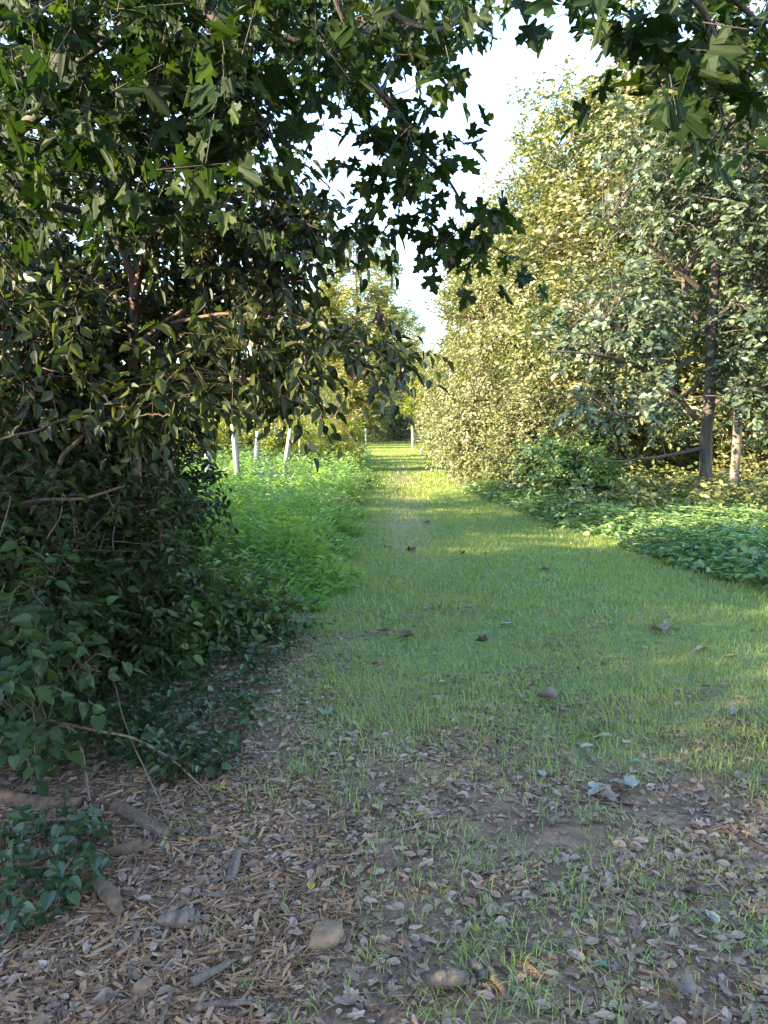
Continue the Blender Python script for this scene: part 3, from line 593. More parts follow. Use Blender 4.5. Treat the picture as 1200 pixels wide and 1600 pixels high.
copy_tree(tb, 'yellow green bush behind the nearer one, farther from the path', at(-3.6, 28.5), 2.0, 1.4)
copy_tree(tb, 'low pinkish green bush left of the white tubes', at(-7.0, 27.0), 4.0, 1.5)
copy_tree(tb, 'low bush at the left end of the clearing', at(-2.6, 50.0), 1.0, 1.5)
# open-field young trees that throw bands of shade over the path
FLD = 'young trees standing in the field'
for x, y, s, rz, src, lab in [(-9.5, 21.5, 0.40, 0.4, tB, 'young tree in the field left of the nearest white tube'), (-8.2, 33.0, 0.42, 2.2, tA, 'young tree in the field behind the leaning white tubes'), (-13, 27, 0.5, 4, tB, 'young tree deeper in the field')]:
    copy_tree(src, lab, at(x, y), rz, s, FLD)

rngw = np.random.default_rng(58)
n = 5200; wx = rngw.uniform(-75, 75, n); wy = 108 + rngw.uniform(0, 14, n); wh = (11 + 3.0 * fbm(np.c_[wx, wx * 0, wx * 0], 7, 3)) * rngw.uniform(0.02, 1, n) ** 0.8
dwm = MA(); sprays(dwm, rngw, np.c_[wx, wy, wh], nrm(rngw.normal(0, 1, (n, 3)) + [0, -0.5, 0.2]), SIMPLE, M=4, L=6, tl=1.6, size=0.5, r0=0.4, nj=0.7, droop=0.3)
tag(dwm.build('distant_woods', M_far), 'hazy green wood closing off the far side of the field', 'woods', kind='stuff')
copy_tree(bs, 'wide bush in front of the far trees, left of the path end', at(-2.2, 72), 1.2, (2.4, 2.0, 1.7))
copy_tree(bs, 'wide bush closing the path end, in front of the rounded tree', at(1.6, 77), 3.0, (2.6, 2.0, 1.9))
copy_tree(bs, 'wide bush right of the path end behind the yellow sapling', at(5.2, 66), 4.6, (2.3, 2.0, 1.8))
# ---- white tree-shelter tubes
M_tube, nt, b, out = mat_new('white_plastic')
nt.links.new(ramp(nt, noise(nt, 9, 4, 'obj', stretch=(1, 1, 0.3)), [(0.3, (0.22, 0.24, 0.22)), (0.7, (0.48, 0.49, 0.46))]), b.inputs['Base Color']); b.inputs['Roughness'].default_value = 0.45
M_stake = barkmat('stake_wood', (0.16, 0.11, 0.07), (0.34, 0.25, 0.17), 20, 0.3)
M_tie = islandmat('tie', [(0.10, 0.12, 0.10), (0.16, 0.17, 0.15)], 0.5)
def shelter(label, x, y, h, r, lean=(0, 0)):
    root = thing('tree_shelter', label, 'tree tube', at(x, y), 'white tree shelter tubes')
    root.rotation_euler = (-lean[1], lean[0], 0); t = MA(); k = 14; th = np.arange(k) / k * 6.2832
    prof = [(r, -0.1), (r, h * 0.5), (r * 1.01, h - 0.02), (r * 1.12, h), (r * 1.1, h + 0.006), (r * 0.92, h), (r * 0.92, h - 0.3)]
    v = np.concatenate([np.c_[q * np.cos(th), q * np.sin(th), np.full(k, z)] for q, z in prof]); f = []
    for a in range(len(prof) - 1):
        for c in range(k): f += [a * k + c, a * k + (c + 1) % k, (a + 1) * k + (c + 1) % k, (a + 1) * k + c]
    t.add(v, f, np.full(len(f) // 4, 4), True).build('tube', M_tube, root)
    s = MA(); s.add(bv * np.array([0.03, 0.03, h * 0.95 + 0.1]) + np.array([r + 0.018, 0, h * 0.46]), BOXT[1], BOXT[2]).build('stake', M_stake, root)
    for zz in (0.3, 0.72):
        m = MA(); a = np.linspace(0, 6.2832, 20); m.tube(np.c_[0.012 + (r + 0.02) * np.cos(a), (r + 0.006) * np.sin(a), np.full(20, h * zz)], 0.006, 5).build('tie', M_tie, root)
    return root
shelter('nearest white tube, upright in the tall grass under the overhanging leaves', -3.68, 18.0, 1.6, 0.06, (-0.05, 0))
shelter('white tube leaning right, just beyond the nearest tube', -4.15, 23.0, 1.4, 0.066, (0.09, 0))
shelter('most slanted white tube, between the grass and the yellow bush', -3.1, 22.0, 1.5, 0.062, (0.17, 0))
shelter('thin pale tube farther back between two leaning tubes', -4.6, 31.0, 1.5, 0.055, (-0.04, 0))
shelter('white tube half hidden by leaves at the left end of the field', -4.2, 17.0, 1.05, 0.06, (0.02, 0))
shelter('small distant white tube left of the path end', -1.5, 60.0, 1.35, 0.07, (-0.03, 0))
shelter('distant white tube under the yellow sapling right of the path', 1.95, 49.0, 1.5, 0.078, (-0.01, 0))
s_ = thing('wooden_stake', 'bare brown stake between the slanted tube and the yellow bush', 'stake', at(-3.05, 26)); m = MA(); m.tube(np.array([[0, 0, -0.1], [0.005, 0, 0.7], [-0.01, 0, 1.5]]), [0.045, 0.04, 0.035], 8).build('post', M_stake, s_)

# ================================================================== LEFT COPSE
# ---- maple: trunk just left of the view, limbs reaching over the path
rng = np.random.default_rng(61)
mp = np.array(at(-2.75, 4.3)); maple = thing('maple_tree', 'maple leaning in from the left with lobed leaves hanging over the path', 'tree', tuple(mp))
mw = MA(); mn = []
c = wob(rng, curve([(0, 0, -0.15, 0.2), (0, 0, 0.2, 0.16), (0.05, -0.1, 1.5, 0.14), (0.15, -0.2, 3.2, 0.11), (0.3, -0.3, 5.5, 0.07), (0.4, -0.4, 8, 0.02)], 8), 0.05); mw.tube(c[:, :3], c[:, 3], 12, rough=0.04, rng=rng); mn += list(c[10:])
def mlimb(L, am=0.04):
    c = wob(rng, curve([(*(P(a, b_, Y) - mp), r) for a, b_, Y, r in L], 8), am); mw.tube(c[:, :3], c[:, 3], 7, cap=False); mn.extend(list(c[4:])); return c
mlimb([(-190, 420, 4.3, .065), (-60, 300, 3.9, .045), (10, 225, 3.5, .032), (80, 155, 3.2, .022), (170, 60, 3.0, .014), (260, -60, 2.7, .01)])
mlimb([(310, -10, 3.0, .020), (350, 40, 3.0, .016), (430, 58, 3.05, .0135), (520, 88, 3.1, .010), (600, 150, 3.2, .008), (640, 205, 3.3, .006)])
mlimb([(322, 15, 3.0, .013), (332, 92, 3.05, .011), (295, 160, 3.15, .0095), (290, 210, 3.2, .008), (240, 270, 3.3, .006), (200, 330, 3.4, .004)], 0.02)
mlimb([(332, 92, 3.05, .009), (390, 150, 3.2, .007), (430, 230, 3.3, .004)], 0.02)
mlimb([(515, -30, 3.0, .017), (545, 50, 3.1, .014), (580, 120, 3.2, .012), (640, 205, 3.35, .010), (690, 265, 3.5, .008), (735, 325, 3.6, .006), (800, 360, 3.7, .003)], 0.03)
mlimb([(600, 140, 3.2, .008), (650, 240, 3.4, .006), (700, 300, 3.6, .003)], 0.02)
mlimb([(560, -20, 2.7, .015), (650, 40, 2.75, .010), (730, 35, 2.8, .007), (790, 60, 2.9, .004)], 0.03)
mlimb([(300, -150, 2.5, .03), (700, -220, 2.3, .025), (950, -120, 2.3, .017), (1060, -10, 2.4, .010), (1115, 60, 2.45, .007), (1090, 130, 2.5, .004)], 0.03)
mlimb([(1130, -15, 2.4, .010), (1200, 45, 2.5, .008), (1260, 90, 2.6, .006)], 0.02)
mlimb([(900, -130, 2.3, .012), (905, -40, 2.35, .008), (930, 30, 2.4, .004)], 0.02)
mlimb([(-30, 260, 3.5, .03), (120, 330, 4.2, .02), (270, 300, 4.8, .012), (420, 260, 5.0, .006)])
mlimb([(-60, 120, 3.2, .03), (100, 120, 3.6, .02), (250, 100, 4.0, .014), (420, 130, 4.4, .01), (520, 170, 4.6, .005)])
mn = np.array(mn)
def cloud(poly, n, y0, y1):
    q = sample_poly(rng, poly, n); return P(q[:, 0], q[:, 1], rng.uniform(y0, y1, n))
regions = [([(-40, -60), (750, -60), (765, 0), (700, 20), (650, 60), (590, 90), (540, 105), (500, 120), (460, 160), (425, 205), (390, 235), (320, 280), (-40, 300)], 360, 2.5, 4.8),
           ([(570, 185), (620, 185), (645, 235), (670, 285), (720, 335), (770, 352), (780, 362), (740, 368), (690, 335), (640, 300), (600, 260)], 27, 3.1, 3.8),
           ([(870, -60), (1230, -60), (1230, 130), (1150, 150), (1085, 150), (1050, 110), (1010, 20), (910, -10)], 34, 2.2, 2.8)]
ml = MA(); mcl = []
for poly, n, y0, y1 in regions:
    q = cloud(poly, n * 2, y0, y1); g = fbm(q, 0.22, 17); q = q[np.argsort(-g)[:int(n * 1.1)]]; q = q[rng.permutation(len(q))[:n]]; mcl.append(q)
mcl.append(np.c_[rng.uniform(-3.4, 1.5, 60), rng.uniform(-2.5, 1.3, 60), rng.uniform(3.4, 5.6, 60)])   # the unseen crown goes on over the viewpoint, extended to shade near ground
mcl = np.concatenate(mcl)
attach(mw, rng, mn, mcl - mp, 0.006, sag=0.1, sides=4, frac=0.75)
MT = [stalked(crumple(poly_leaf(MAPLE_HALF, f, cu), rng, 0.025), 0.5) for f, cu in ((0.1, 0.1), (0.25, 0.35), (-0.15, 0.4), (0.35, 0.15), (0.05, 0.5))]
sprays(ml, rng, mcl - mp, nrm(rng.normal(0, 1, (len(mcl), 3)) + np.array([0.5, -0.2, -0.2])), MT, M=2, L=4, tl=0.2, size=0.086, r0=0.08, droop=0.06, ld=0.55, nj=0.55, jit=0.5, fw=0.7, sw=0.8, wu=-0.1, twigs=mw, tr=0.0022)
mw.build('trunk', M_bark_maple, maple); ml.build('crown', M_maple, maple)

# ---- dogwood with a reddish trunk and drooping oval leaves
rng = np.random.default_rng(63)
dp = np.array(at(-1.72, 4.9)); dog = thing('dogwood_tree', 'small tree with reddish forked trunk and oval leaves sweeping towards the path', 'tree', tuple(dp))
dw = MA(); dn = []
def dlimb(L, am=0.04, s=7):
    c = wob(rng, curve([(*(P(a, b_, Y) - dp), r) for a, b_, Y, r in L], 8), am); dw.tube(c[:, :3], c[:, 3], s, cap=False, rough=0.05, rng=rng); dn.extend(list(c[2:])); return c
c = curve([(0, 0, -0.1, .05), (0.02, 0, 0.8, .036), (*(P(208, 560, 4.9) - dp), .03), (*(P(210, 450, 4.9) - dp), .028)], 8); dw.tube(c[:, :3], c[:, 3], 9, rough=0.06, rng=rng); dn += list(c[12:])
dlimb([(210, 455, 4.9, .026), (195, 405, 4.9, .02), (150, 320, 4.9, .014), (110, 230, 4.9, .007)])
dlimb([(210, 455, 4.9, .026), (228, 405, 4.85, .021), (260, 350, 4.8, .016), (320, 300, 4.7, .01), (420, 270, 4.6, .005)])
dlimb([(212, 440, 4.9, .02), (240, 380, 4.7, .015), (300, 365, 4.5, .012), (400, 370, 4.4, .008), (500, 330, 4.4, .004)])
dlimb([(208, 560, 4.9, .02), (280, 500, 4.6, .014), (400, 490, 4.4, .010), (500, 510, 4.3, .007), (600, 560, 4.3, .003)])
dlimb([(208, 540, 4.9, .02), (300, 480, 4.8, .014), (420, 450, 4.7, .009), (540, 420, 4.7, .004)])
dlimb([(206, 600, 4.9, .02), (300, 590, 4.5, .014), (400, 600, 4.2, .010), (480, 640, 4.1, .005), (560, 690, 4.1, .003)])
dlimb([(206, 590, 4.9, .018), (120, 540, 4.7, .013), (40, 520, 4.5, .008), (-60, 530, 4.3, .004)])
dlimb([(60, 780, 4.6, .022), (60, 640, 4.5, .018), (78, 560, 4.5, .013), (110, 480, 4.5, .009), (160, 400, 4.5, .005)])
dlimb([(206, 480, 4.9, .015), (120, 430, 5.1, .012), (20, 400, 5.3, .008), (-60, 380, 5.3, .004)])
dn = np.array(dn)
dreg = [([(-30, 300), (300, 320), (430, 290), (480, 350), (460, 410), (460, 470), (420, 560), (300, 640), (-30, 700)], 820, 4.1, 6.2),
        ([(300, 500), (450, 505), (580, 540), (620, 565), (560, 570), (500, 555), (430, 575), (490, 640), (400, 620), (330, 635), (250, 645), (200, 560)], 120, 3.9, 4.9),
        ([(380, 270), (490, 265), (590, 350), (540, 368), (460, 390), (380, 380)], 24, 4.2, 5.0)]
dc = np.concatenate([cloud(*r) for r in dreg]); g = fbm(dc, 0.35, 23); dc = dc[g > -0.45]; qx, qy = project(dc); dc = dc[~((np.abs(qx - 210) < 45) & (qy > 390) & (qy < 600) & (dc[:, 1] < 5.0))]
attach(dw, rng, dn, dc - dp, 0.007, sag=0.06, sides=4, frac=0.8)
dl = MA(); DT = [poly_leaf([(0, 0), (0.16, 0.08), (0.28, 0.28), (0.29, 0.45), (0.2, 0.7), (0.08, 0.9), (0, 1)], f, cu) for f, cu in ((0.15, 0.1), (0.35, 0.3), (0.1, 0.35))] + [stalked(poly_leaf([(0, 0), (0.12, 0.08), (0.22, 0.28), (0.23, 0.45), (0.15, 0.7), (0.06, 0.9), (0, 1)], 0.5, 0.5), 0.2)]
sprays(dl, rng, dc - dp, nrm(rng.normal(0, 0.6, (len(dc), 3)) + np.array([0.8, -0.3, -0.15])), DT, M=3, L=6, tl=0.3, size=0.085, r0=0.06, droop=0.1, ld=0.55, nj=0.45, jit=0.4, fw=0.7, sw=0.7, wu=0, twigs=dw, tr=0.002)
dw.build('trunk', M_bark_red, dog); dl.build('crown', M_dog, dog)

# ---- dense dark shrubs below
SHR = 'dark shrubs of the left thicket'
sp_ = dict(T=DT, M=4, L=6, tl=0.26, size=0.068, r0=0.05, droop=0.06, nj=0.5, ld=0.3, twig=True, tr=0.002, tk=dict(multi=4, h0=0.15, sides=6, wobble=0.06), zmin=0.04)
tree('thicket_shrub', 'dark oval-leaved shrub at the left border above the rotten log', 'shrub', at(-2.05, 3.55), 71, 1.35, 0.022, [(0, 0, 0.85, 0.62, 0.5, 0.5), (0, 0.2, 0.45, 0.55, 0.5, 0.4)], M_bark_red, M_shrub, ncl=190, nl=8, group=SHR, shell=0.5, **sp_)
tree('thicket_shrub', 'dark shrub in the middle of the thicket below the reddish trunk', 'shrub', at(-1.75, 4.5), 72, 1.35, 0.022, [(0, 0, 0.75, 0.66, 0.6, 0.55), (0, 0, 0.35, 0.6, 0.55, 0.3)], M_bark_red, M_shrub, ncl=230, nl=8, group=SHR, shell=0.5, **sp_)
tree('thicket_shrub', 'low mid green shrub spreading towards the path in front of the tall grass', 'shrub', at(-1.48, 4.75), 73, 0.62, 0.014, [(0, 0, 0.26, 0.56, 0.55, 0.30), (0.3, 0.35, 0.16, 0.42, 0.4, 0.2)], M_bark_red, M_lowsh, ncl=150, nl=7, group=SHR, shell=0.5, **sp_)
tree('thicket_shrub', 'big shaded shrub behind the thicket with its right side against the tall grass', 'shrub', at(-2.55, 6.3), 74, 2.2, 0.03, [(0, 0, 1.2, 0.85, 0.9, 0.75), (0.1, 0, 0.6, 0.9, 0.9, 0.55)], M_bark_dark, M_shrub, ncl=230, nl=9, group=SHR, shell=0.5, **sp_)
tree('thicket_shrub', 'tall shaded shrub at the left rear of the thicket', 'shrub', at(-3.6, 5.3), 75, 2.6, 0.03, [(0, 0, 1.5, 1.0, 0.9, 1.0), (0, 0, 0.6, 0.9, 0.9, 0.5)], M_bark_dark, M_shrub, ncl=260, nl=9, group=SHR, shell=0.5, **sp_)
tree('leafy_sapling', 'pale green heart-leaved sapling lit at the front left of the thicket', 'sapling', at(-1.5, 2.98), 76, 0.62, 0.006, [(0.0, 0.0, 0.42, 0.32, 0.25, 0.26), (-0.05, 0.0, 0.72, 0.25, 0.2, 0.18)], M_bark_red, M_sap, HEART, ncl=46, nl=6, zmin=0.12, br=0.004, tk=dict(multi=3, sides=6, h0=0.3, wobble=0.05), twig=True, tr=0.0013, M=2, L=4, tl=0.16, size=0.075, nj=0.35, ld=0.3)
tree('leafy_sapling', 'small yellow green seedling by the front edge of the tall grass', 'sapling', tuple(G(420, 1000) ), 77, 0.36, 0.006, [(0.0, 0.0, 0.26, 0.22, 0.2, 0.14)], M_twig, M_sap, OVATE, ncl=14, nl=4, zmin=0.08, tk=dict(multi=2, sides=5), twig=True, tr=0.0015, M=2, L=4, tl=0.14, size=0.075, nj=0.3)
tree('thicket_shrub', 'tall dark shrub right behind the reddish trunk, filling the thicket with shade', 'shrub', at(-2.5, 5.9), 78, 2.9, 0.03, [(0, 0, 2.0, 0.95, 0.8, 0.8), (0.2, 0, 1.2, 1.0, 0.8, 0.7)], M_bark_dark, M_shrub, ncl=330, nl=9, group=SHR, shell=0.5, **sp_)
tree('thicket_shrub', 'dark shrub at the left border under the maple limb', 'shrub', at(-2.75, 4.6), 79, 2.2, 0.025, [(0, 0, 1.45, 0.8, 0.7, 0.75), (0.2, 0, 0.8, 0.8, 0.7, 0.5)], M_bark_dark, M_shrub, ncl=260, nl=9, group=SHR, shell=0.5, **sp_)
# copse trees behind, some seen through leaves; the unseen ones added for shade
COP = 'trees at the back of the left copse'
cp = dict(T=DT, M=4, L=7, tl=0.45, size=0.10, r0=0.08, droop=0.1, nj=0.6)
tC = tree('copse_tree', 'mid green tree behind the dogwood, its crown filling the gaps', 'tree', at(-4.6, 8.6), 81, 5.2, 0.09, [(0, 0, 3.6, 1.7, 1.6, 1.5), (0.2, 0, 2.3, 1.9, 1.7, 1.0), (0, 0, 1.2, 1.5, 1.5, 0.9)], M_bark_dark, M_dog, ncl=420, nl=12, group=COP, gap=(0.6, -0.3), **cp)
for x, y, s, rz, lab in [(-8.6, 5.6, 0.75, 2.0, 'unseen tree added for shade at the far left, beyond the maple'), (-7.8, 10.5, 0.95, 3.5, 'copse tree at the left rear, next to the field'), (-9.0, 1.3, 0.85, 1.0, 'unseen tree left of the viewpoint, added for shade'), (-8.0, -1.8, 0.78, 5.0, 'unseen tree added for shade just behind the viewpoint on the left'), (-6.4, 1.3, 0.62, 3.0, 'low bushy unseen tree left of the viewpoint, added for shade'), (-6.2, -0.6, 0.6, 4.4, 'low bushy unseen tree added for shade a step behind the viewpoint'), (-5.2, 2.7, 0.52, 5.4, 'lowest unseen tree added for shade, close to the maple trunk'), (-7.2, 5.3, 0.66, 1.8, 'unseen tree added for shade between the maple and the far left tree'), (-8.0, 7.0, 0.72, 2.6, 'bushy unseen tree added for shade at the far left, behind the middle shrubs'), (-7.4, 0.3, 0.74, 0.8, 'unseen tree added for shade between the low ones and the edge of the wood'), (-5.0, 0.9, 0.5, 2.2, 'small bushy unseen tree added for shade nearest the viewpoint on the left'), (-8.5, -5.5, 0.9, 2.0, 'unseen tree added for shade well behind the viewpoint on the left'), (-9.0, 14.3, 0.62, 4.2, 'low copse tree on the edge of the tall grass'), (-11, 18.5, 0.5, 0.2, 'low outlying copse tree in the tall grass')]:
    copy_tree(tC, lab, at(x, y), rz, s)

# ---- hanging dead leaf clusters
rng = np.random.default_rng(85)
for px, py, Y, s, lab in [(552, 575, 4.35, 1.0, 'large brown cluster of withered leaves hanging from the dogwood tip'), (592, 500, 4.5, 0.6, 'narrow withered leaf hanging against the far trees'), (140, 672, 4.2, 0.8, 'pinkish withered leaf bundle in the thicket, lit by the sun'), (707, 402, 3.75, 0.5, 'single dark withered leaf under the maple branch'), (625, 583, 4.3, 0.5, 'small withered leaves at the very tip of the dogwood branch')]:
    p0 = P(px, py, Y); root = thing('withered_leaves', lab, 'dead leaves', tuple(p0), 'withered leaf clusters hanging in the branches')
    k = int(4 + 16 * s * s); m = MA(); d = np.c_[rng.normal(0, 0.35, (k, 2)), -np.ones(k)]; off = np.c_[rng.normal(0, 0.022 * s, (k, 2)), rng.uniform(-0.02, 0.09, k) * s]
    m.stamp(crumple(OVATE, rng, 0.12), off, frames(d, rng.normal(0, 1, (k, 3))), np.stack([0.05 * np.ones(k), 0.085 * (0.6 + 0.4 * s) * np.ones(k), 0.1 * np.ones(k)], -1), smooth=False)
    m.build('leaves', M_brownleaf, root); q = MA(); q.tube(np.array([[0, 0, 0], [0.005, 0.01, 0.06], [0.0, 0.03, 0.16]]), [0.002, 0.0025, 0.003], 5).build('twig', M_twig, root)

# ================================================================== DEBRIS ON THE GROUND
rng = np.random.default_rng(91)
M_log = barkmat('rotten_wood', (0.028, 0.015, 0.009), (0.14, 0.08, 0.045), 26, 0.9, (1, 0.15, 1))
M_wood = barkmat('weathered_wood', (0.04, 0.028, 0.021), (0.15, 0.11, 0.085), 30, 0.9, (1, 0.2, 1))
M_stickm = barkmat('stick_bark', (0.035, 0.021, 0.015), (0.14, 0.09, 0.066), 40, 0.6)
def onground(pix, lift):
    p = np.array([G(a, b_) for a, b_ in pix]); p[:, 2] += lift; return p
def stick(name, label, pix, r, mat=M_stickm, lift=None, cat='stick', group='fallen sticks on the path', sides=7, rough=0.1, taper=0.6, wb=0.006):
    r = np.array(r if np.iterable(r) else np.linspace(r, r * taper, len(pix)))
    p = onground(pix, 0) + UP * ((r * 0.75 + 0.009)[:, None] if lift is None else np.array(lift)[:, None])
    base = p.mean(0); base[2] = float(hz(base[0], base[1])); c = wob(rng, curve(np.c_[p - base, r], 9), wb)
    o = MA().tube(c[:, :3], c[:, 3], sides, rough=rough, rng=rng).build(name, mat, None, tuple(base)); tag(o, label, cat, group); return o
def log(name, label, a, b_, r0, r1, mat, barked=None, lift=0.3):
    p = onground([a, b_], 0); p[:, 2] += np.array([r0, r1]) * lift; base = p.mean(0); base[2] = float(hz(base[0], base[1])); p -= base
    root = thing(name, label, 'log', tuple(base)); t = np.linspace(0, 1, 12)[:, None]; ax = p[0] * (1 - t) + p[1] * t
    ax += 0.03 * np.linalg.norm(p[1] - p[0]) * np.sin(t * 5 + 1) * np.array([0.2, 1, 0.3]); rr = r0 + (r1 - r0) * t[:, 0]
    MA().tube(ax, rr, 14, rough=0.10, rng=rng).build('wood', mat, root)
    if barked:
        s0, s1 = barked; MA().tube(ax[s0:s1], rr[s0:s1] * 1.1, 14, rough=0.05, rng=rng).build('bark', M_stickm, root)
    for q, e in ((0, -1), (-1, 1)):                    # splintered ends
        d = nrm(ax[-1] - ax[0]) * e; m = MA(); k = 9; o = rng.normal(0, 1, (k, 3)); o -= (o @ d)[:, None] * d; o = nrm(o) * rng.uniform(0.1, 0.9, (k, 1)) * rr[q]
        m.sticks(ax[q] + o - d * 0.03, ax[q] + o + d * rng.uniform(0.02, 0.08, (k, 1)), rr[q] * 0.28, 0.001); m.build('splinters', mat, root)
    return root
log('rotten_log', 'long rotten pale brown log at the left border under the thicket', (-70, 1248), (128, 1256), 0.036, 0.028, M_log)
log('broken_branch', 'short broken thick branch with splintered end below the thicket', (178, 1265), (268, 1300), 0.030, 0.023, M_log, (4, 11))
stick('wood_chunk', 'rotten reddish wood chunk left of the leaf litter', [(155, 1375), (175, 1400), (190, 1425)], [0.022, 0.026, 0.014], M_log, cat='wood', group=None, rough=0.25)
stick('wood_chunk', 'orange brown wood splinter below the broken branch', [(165, 1332), (205, 1326), (235, 1322)], [0.012, 0.022, 0.014], M_log, cat='wood', group=None, rough=0.25)
stick('wood_chunk', 'grey weathered wood chunk at the lower left with rings', [(250, 1440), (285, 1442), (312, 1436)], [0.016, 0.028, 0.018], M_wood, cat='wood', group=None, rough=0.2)
stick('wood_chunk', 'grey pointed piece of bark beside the litter, upright', [(375, 1335), (368, 1358), (358, 1380)], [0.012, 0.02, 0.014], M_wood, cat='wood', group=None, rough=0.25)
stick('wood_chunk', 'pale brown weathered wood block at the bottom centre', [(672, 1548), (700, 1546), (730, 1542)], [0.014, 0.022, 0.018], M_wood, cat='wood', group=None, rough=0.2)
stick('wood_chunk', 'small grey wood piece beside the block at the bottom', [(738, 1512), (747, 1524), (757, 1533)], [0.010, 0.014, 0.010], M_wood, cat='wood', group=None, rough=0.2)
stick('fallen_stick', 'thick grey stick pointing at the viewer right of the wood block', [(752, 1508), (775, 1540), (815, 1590)], 0.012)
stick('fallen_stick', 'upright grey stick left of the wood block', [(630, 1468), (638, 1500), (645, 1532)], 0.008)
stick('fallen_stick', 'short brown stick meeting the upright grey stick', [(595, 1493), (620, 1500), (636, 1506)], 0.009)
stick('fallen_stick', 'thick weathered stick in the lower left litter', [(300, 1536), (330, 1520), (362, 1503)], 0.016, M_wood)
stick('fallen_stick', 'short stick lying level at the bottom, left of centre', [(305, 1572), (345, 1566), (395, 1568)], 0.011)
stick('fallen_stick', 'long thin curved stick across the middle of the litter', [(300, 1398), (360, 1402), (420, 1396), (470, 1380)], 0.0055)
stick('fallen_stick', 'bent bow-shaped stick on bare soil at the lower right', [(918, 1500), (945, 1512), (972, 1545)], 0.009)
stick('fallen_stick', 'short thick brown stick on the litter right of centre', [(868, 1284), (890, 1283), (917, 1286)], 0.010)
stick('fallen_stick', 'dark stub of wood left of the short thick stick', [(858, 1288), (868, 1280), (878, 1271)], 0.016, M_wood)
stick('fallen_stick', 'long straight thin stick lying behind the pale leaves', [(880, 1248), (960, 1249), (1062, 1246)], 0.0045)
stick('fallen_stick', 'pair-like forked thin stick in the grass right of centre', [(776, 1180), (790, 1200), (800, 1222)], 0.006)
stick('fallen_stick', 'dark slanting stick on the litter at mid path', [(752, 1225), (770, 1216), (785, 1208)], 0.006)
stick('fallen_stick', 'thin dark stick in the bottom left corner', [(160, 1560), (195, 1530), (200, 1510)], 0.006)
stick('fallen_stick', 'stick rising from the bottom left litter', [(250, 1595), (262, 1560), (268, 1545)], 0.009)
stick('fallen_stick', 'pale stick among the chips below the vine', [(205, 1500), (250, 1505), (275, 1500)], 0.006)
stick('dead_stem', 'long pale dead stem arching from the thicket onto the litter', [(70, 1160), (140, 1190), (210, 1200), (290, 1225), (330, 1258)], [0.006, 0.006, 0.0055, 0.005, 0.003], M_twig, [0.12, 0.16, 0.13, 0.06, 0.01], 'stem', 'dead stems under the thicket', wb=0.01)
stick('dead_stem', 'pale dead stem bending down in front of the rotten log', [(30, 1170), (90, 1172), (125, 1195), (140, 1250), (145, 1285)], [0.007, 0.007, 0.006, 0.005, 0.003], M_twig, [0.05, 0.12, 0.13, 0.05, 0.01], 'stem', 'dead stems under the thicket', wb=0.01)
stick('dead_stem', 'thin dead stem lying between the two logs', [(30, 1290), (100, 1288), (180, 1294), (230, 1290)], 0.005, M_twig, [0.02, 0.03, 0.03, 0.01], 'stem', 'dead stems under the thicket')
stick('dead_stem', 'thin dead stem rising through the vine leaves', [(270, 1300), (235, 1240), (205, 1190), (175, 1120)], 0.004, M_twig, [0.01, 0.06, 0.12, 0.25], 'stem', 'dead stems under the thicket')
# bare tangled vines inside the thicket
M_vinewood = barkmat('vine_wood', (0.025, 0.015, 0.011), (0.075, 0.045, 0.032), 30, 0.6)
for L, lab in [([(-20, 800, 3.7, .009), (60, 782, 3.7, .010), (120, 778, 3.8, .009), (200, 760, 4.1, .005)], 'thick bare vine stem crossing the dark thicket at the left border'),
               ([(70, 760, 4.2, .014), (100, 715, 4.2, .013), (125, 690, 4.2, .011), (180, 650, 4.4, .007)], 'slanting bare vine stem below the withered bundle'),
               ([(-10, 690, 4.0, .007), (60, 670, 4.0, .007), (150, 650, 4.2, .006), (230, 660, 4.4, .004)], 'thin bare vine sagging through the thicket'),
               ([(215, 650, 4.0, .005), (250, 648, 4.0, .006), (275, 650, 4.0, .005)], 'short pale bare twig lit by the sun beside the dark hollow')]:
    q = np.array([[*P(a, b_, Y), r] for a, b_, Y, r in L]); base = q[0, :3].copy(); q[:, :3] -= base; c = wob(rng, curve(q, 9), 0.03)
    tag(MA().tube(c[:, :3], c[:, 3], 7, rough=0.08, rng=rng).build('bare_vine', M_vinewood, None, tuple(base)), lab, 'vine', 'bare vines in the left thicket')

# ---- the stone
M_stone, nt, b, out = mat_new('stone'); n1 = noise(nt, 22, 8, 'obj', 0.7)
nt.links.new(ramp(nt, n1, [(0.3, (0.09, 0.05, 0.03)), (0.7, (0.21, 0.125, 0.075))]), b.inputs['Base Color']); b.inputs['Roughness'].default_value = 0.9
bp = node(nt, 'ShaderNodeBump'); bp.inputs['Strength'].default_value = 0.7; bp.inputs['Distance'].default_value = 0.006; nt.links.new(n1, bp.inputs['Height']); nt.links.new(bp.outputs[0], b.inputs['Normal'])
def stone(label, px, py, s, seed, sq=(1, 0.8, 0.6)):
    bm = bmesh.new(); bmesh.ops.create_icosphere(bm, subdivisions=4, radius=1); r = np.random.default_rng(seed)
    pl = nrm(r.normal(0, 1, (11, 3))); off = r.uniform(0.55, 0.9, 11)
    for v in bm.verts:
        d = np.array(v.co); k = (pl @ d); sc = min([1.0] + [off[i] / k[i] for i in range(11) if k[i] > 0.3]); d = d * sc * (1 + 0.03 * math.sin(d[0] * 9 + d[1] * 7))
        v.co = (d[0] * s * sq[0], d[1] * s * sq[1], d[2] * s * sq[2])
    me = bpy.data.meshes.new('stone'); bm.to_mesh(me); bm.free(); me.materials.append(M_stone); g = G(px, py); o = bpy.data.objects.new('stone', me); C.objects.link(o)
    o.location = (g[0], g[1], g[2] + s * sq[2] * 0.18); o.rotation_euler = (0.15, -0.1, seed); tag(o, label, 'stone'); return o
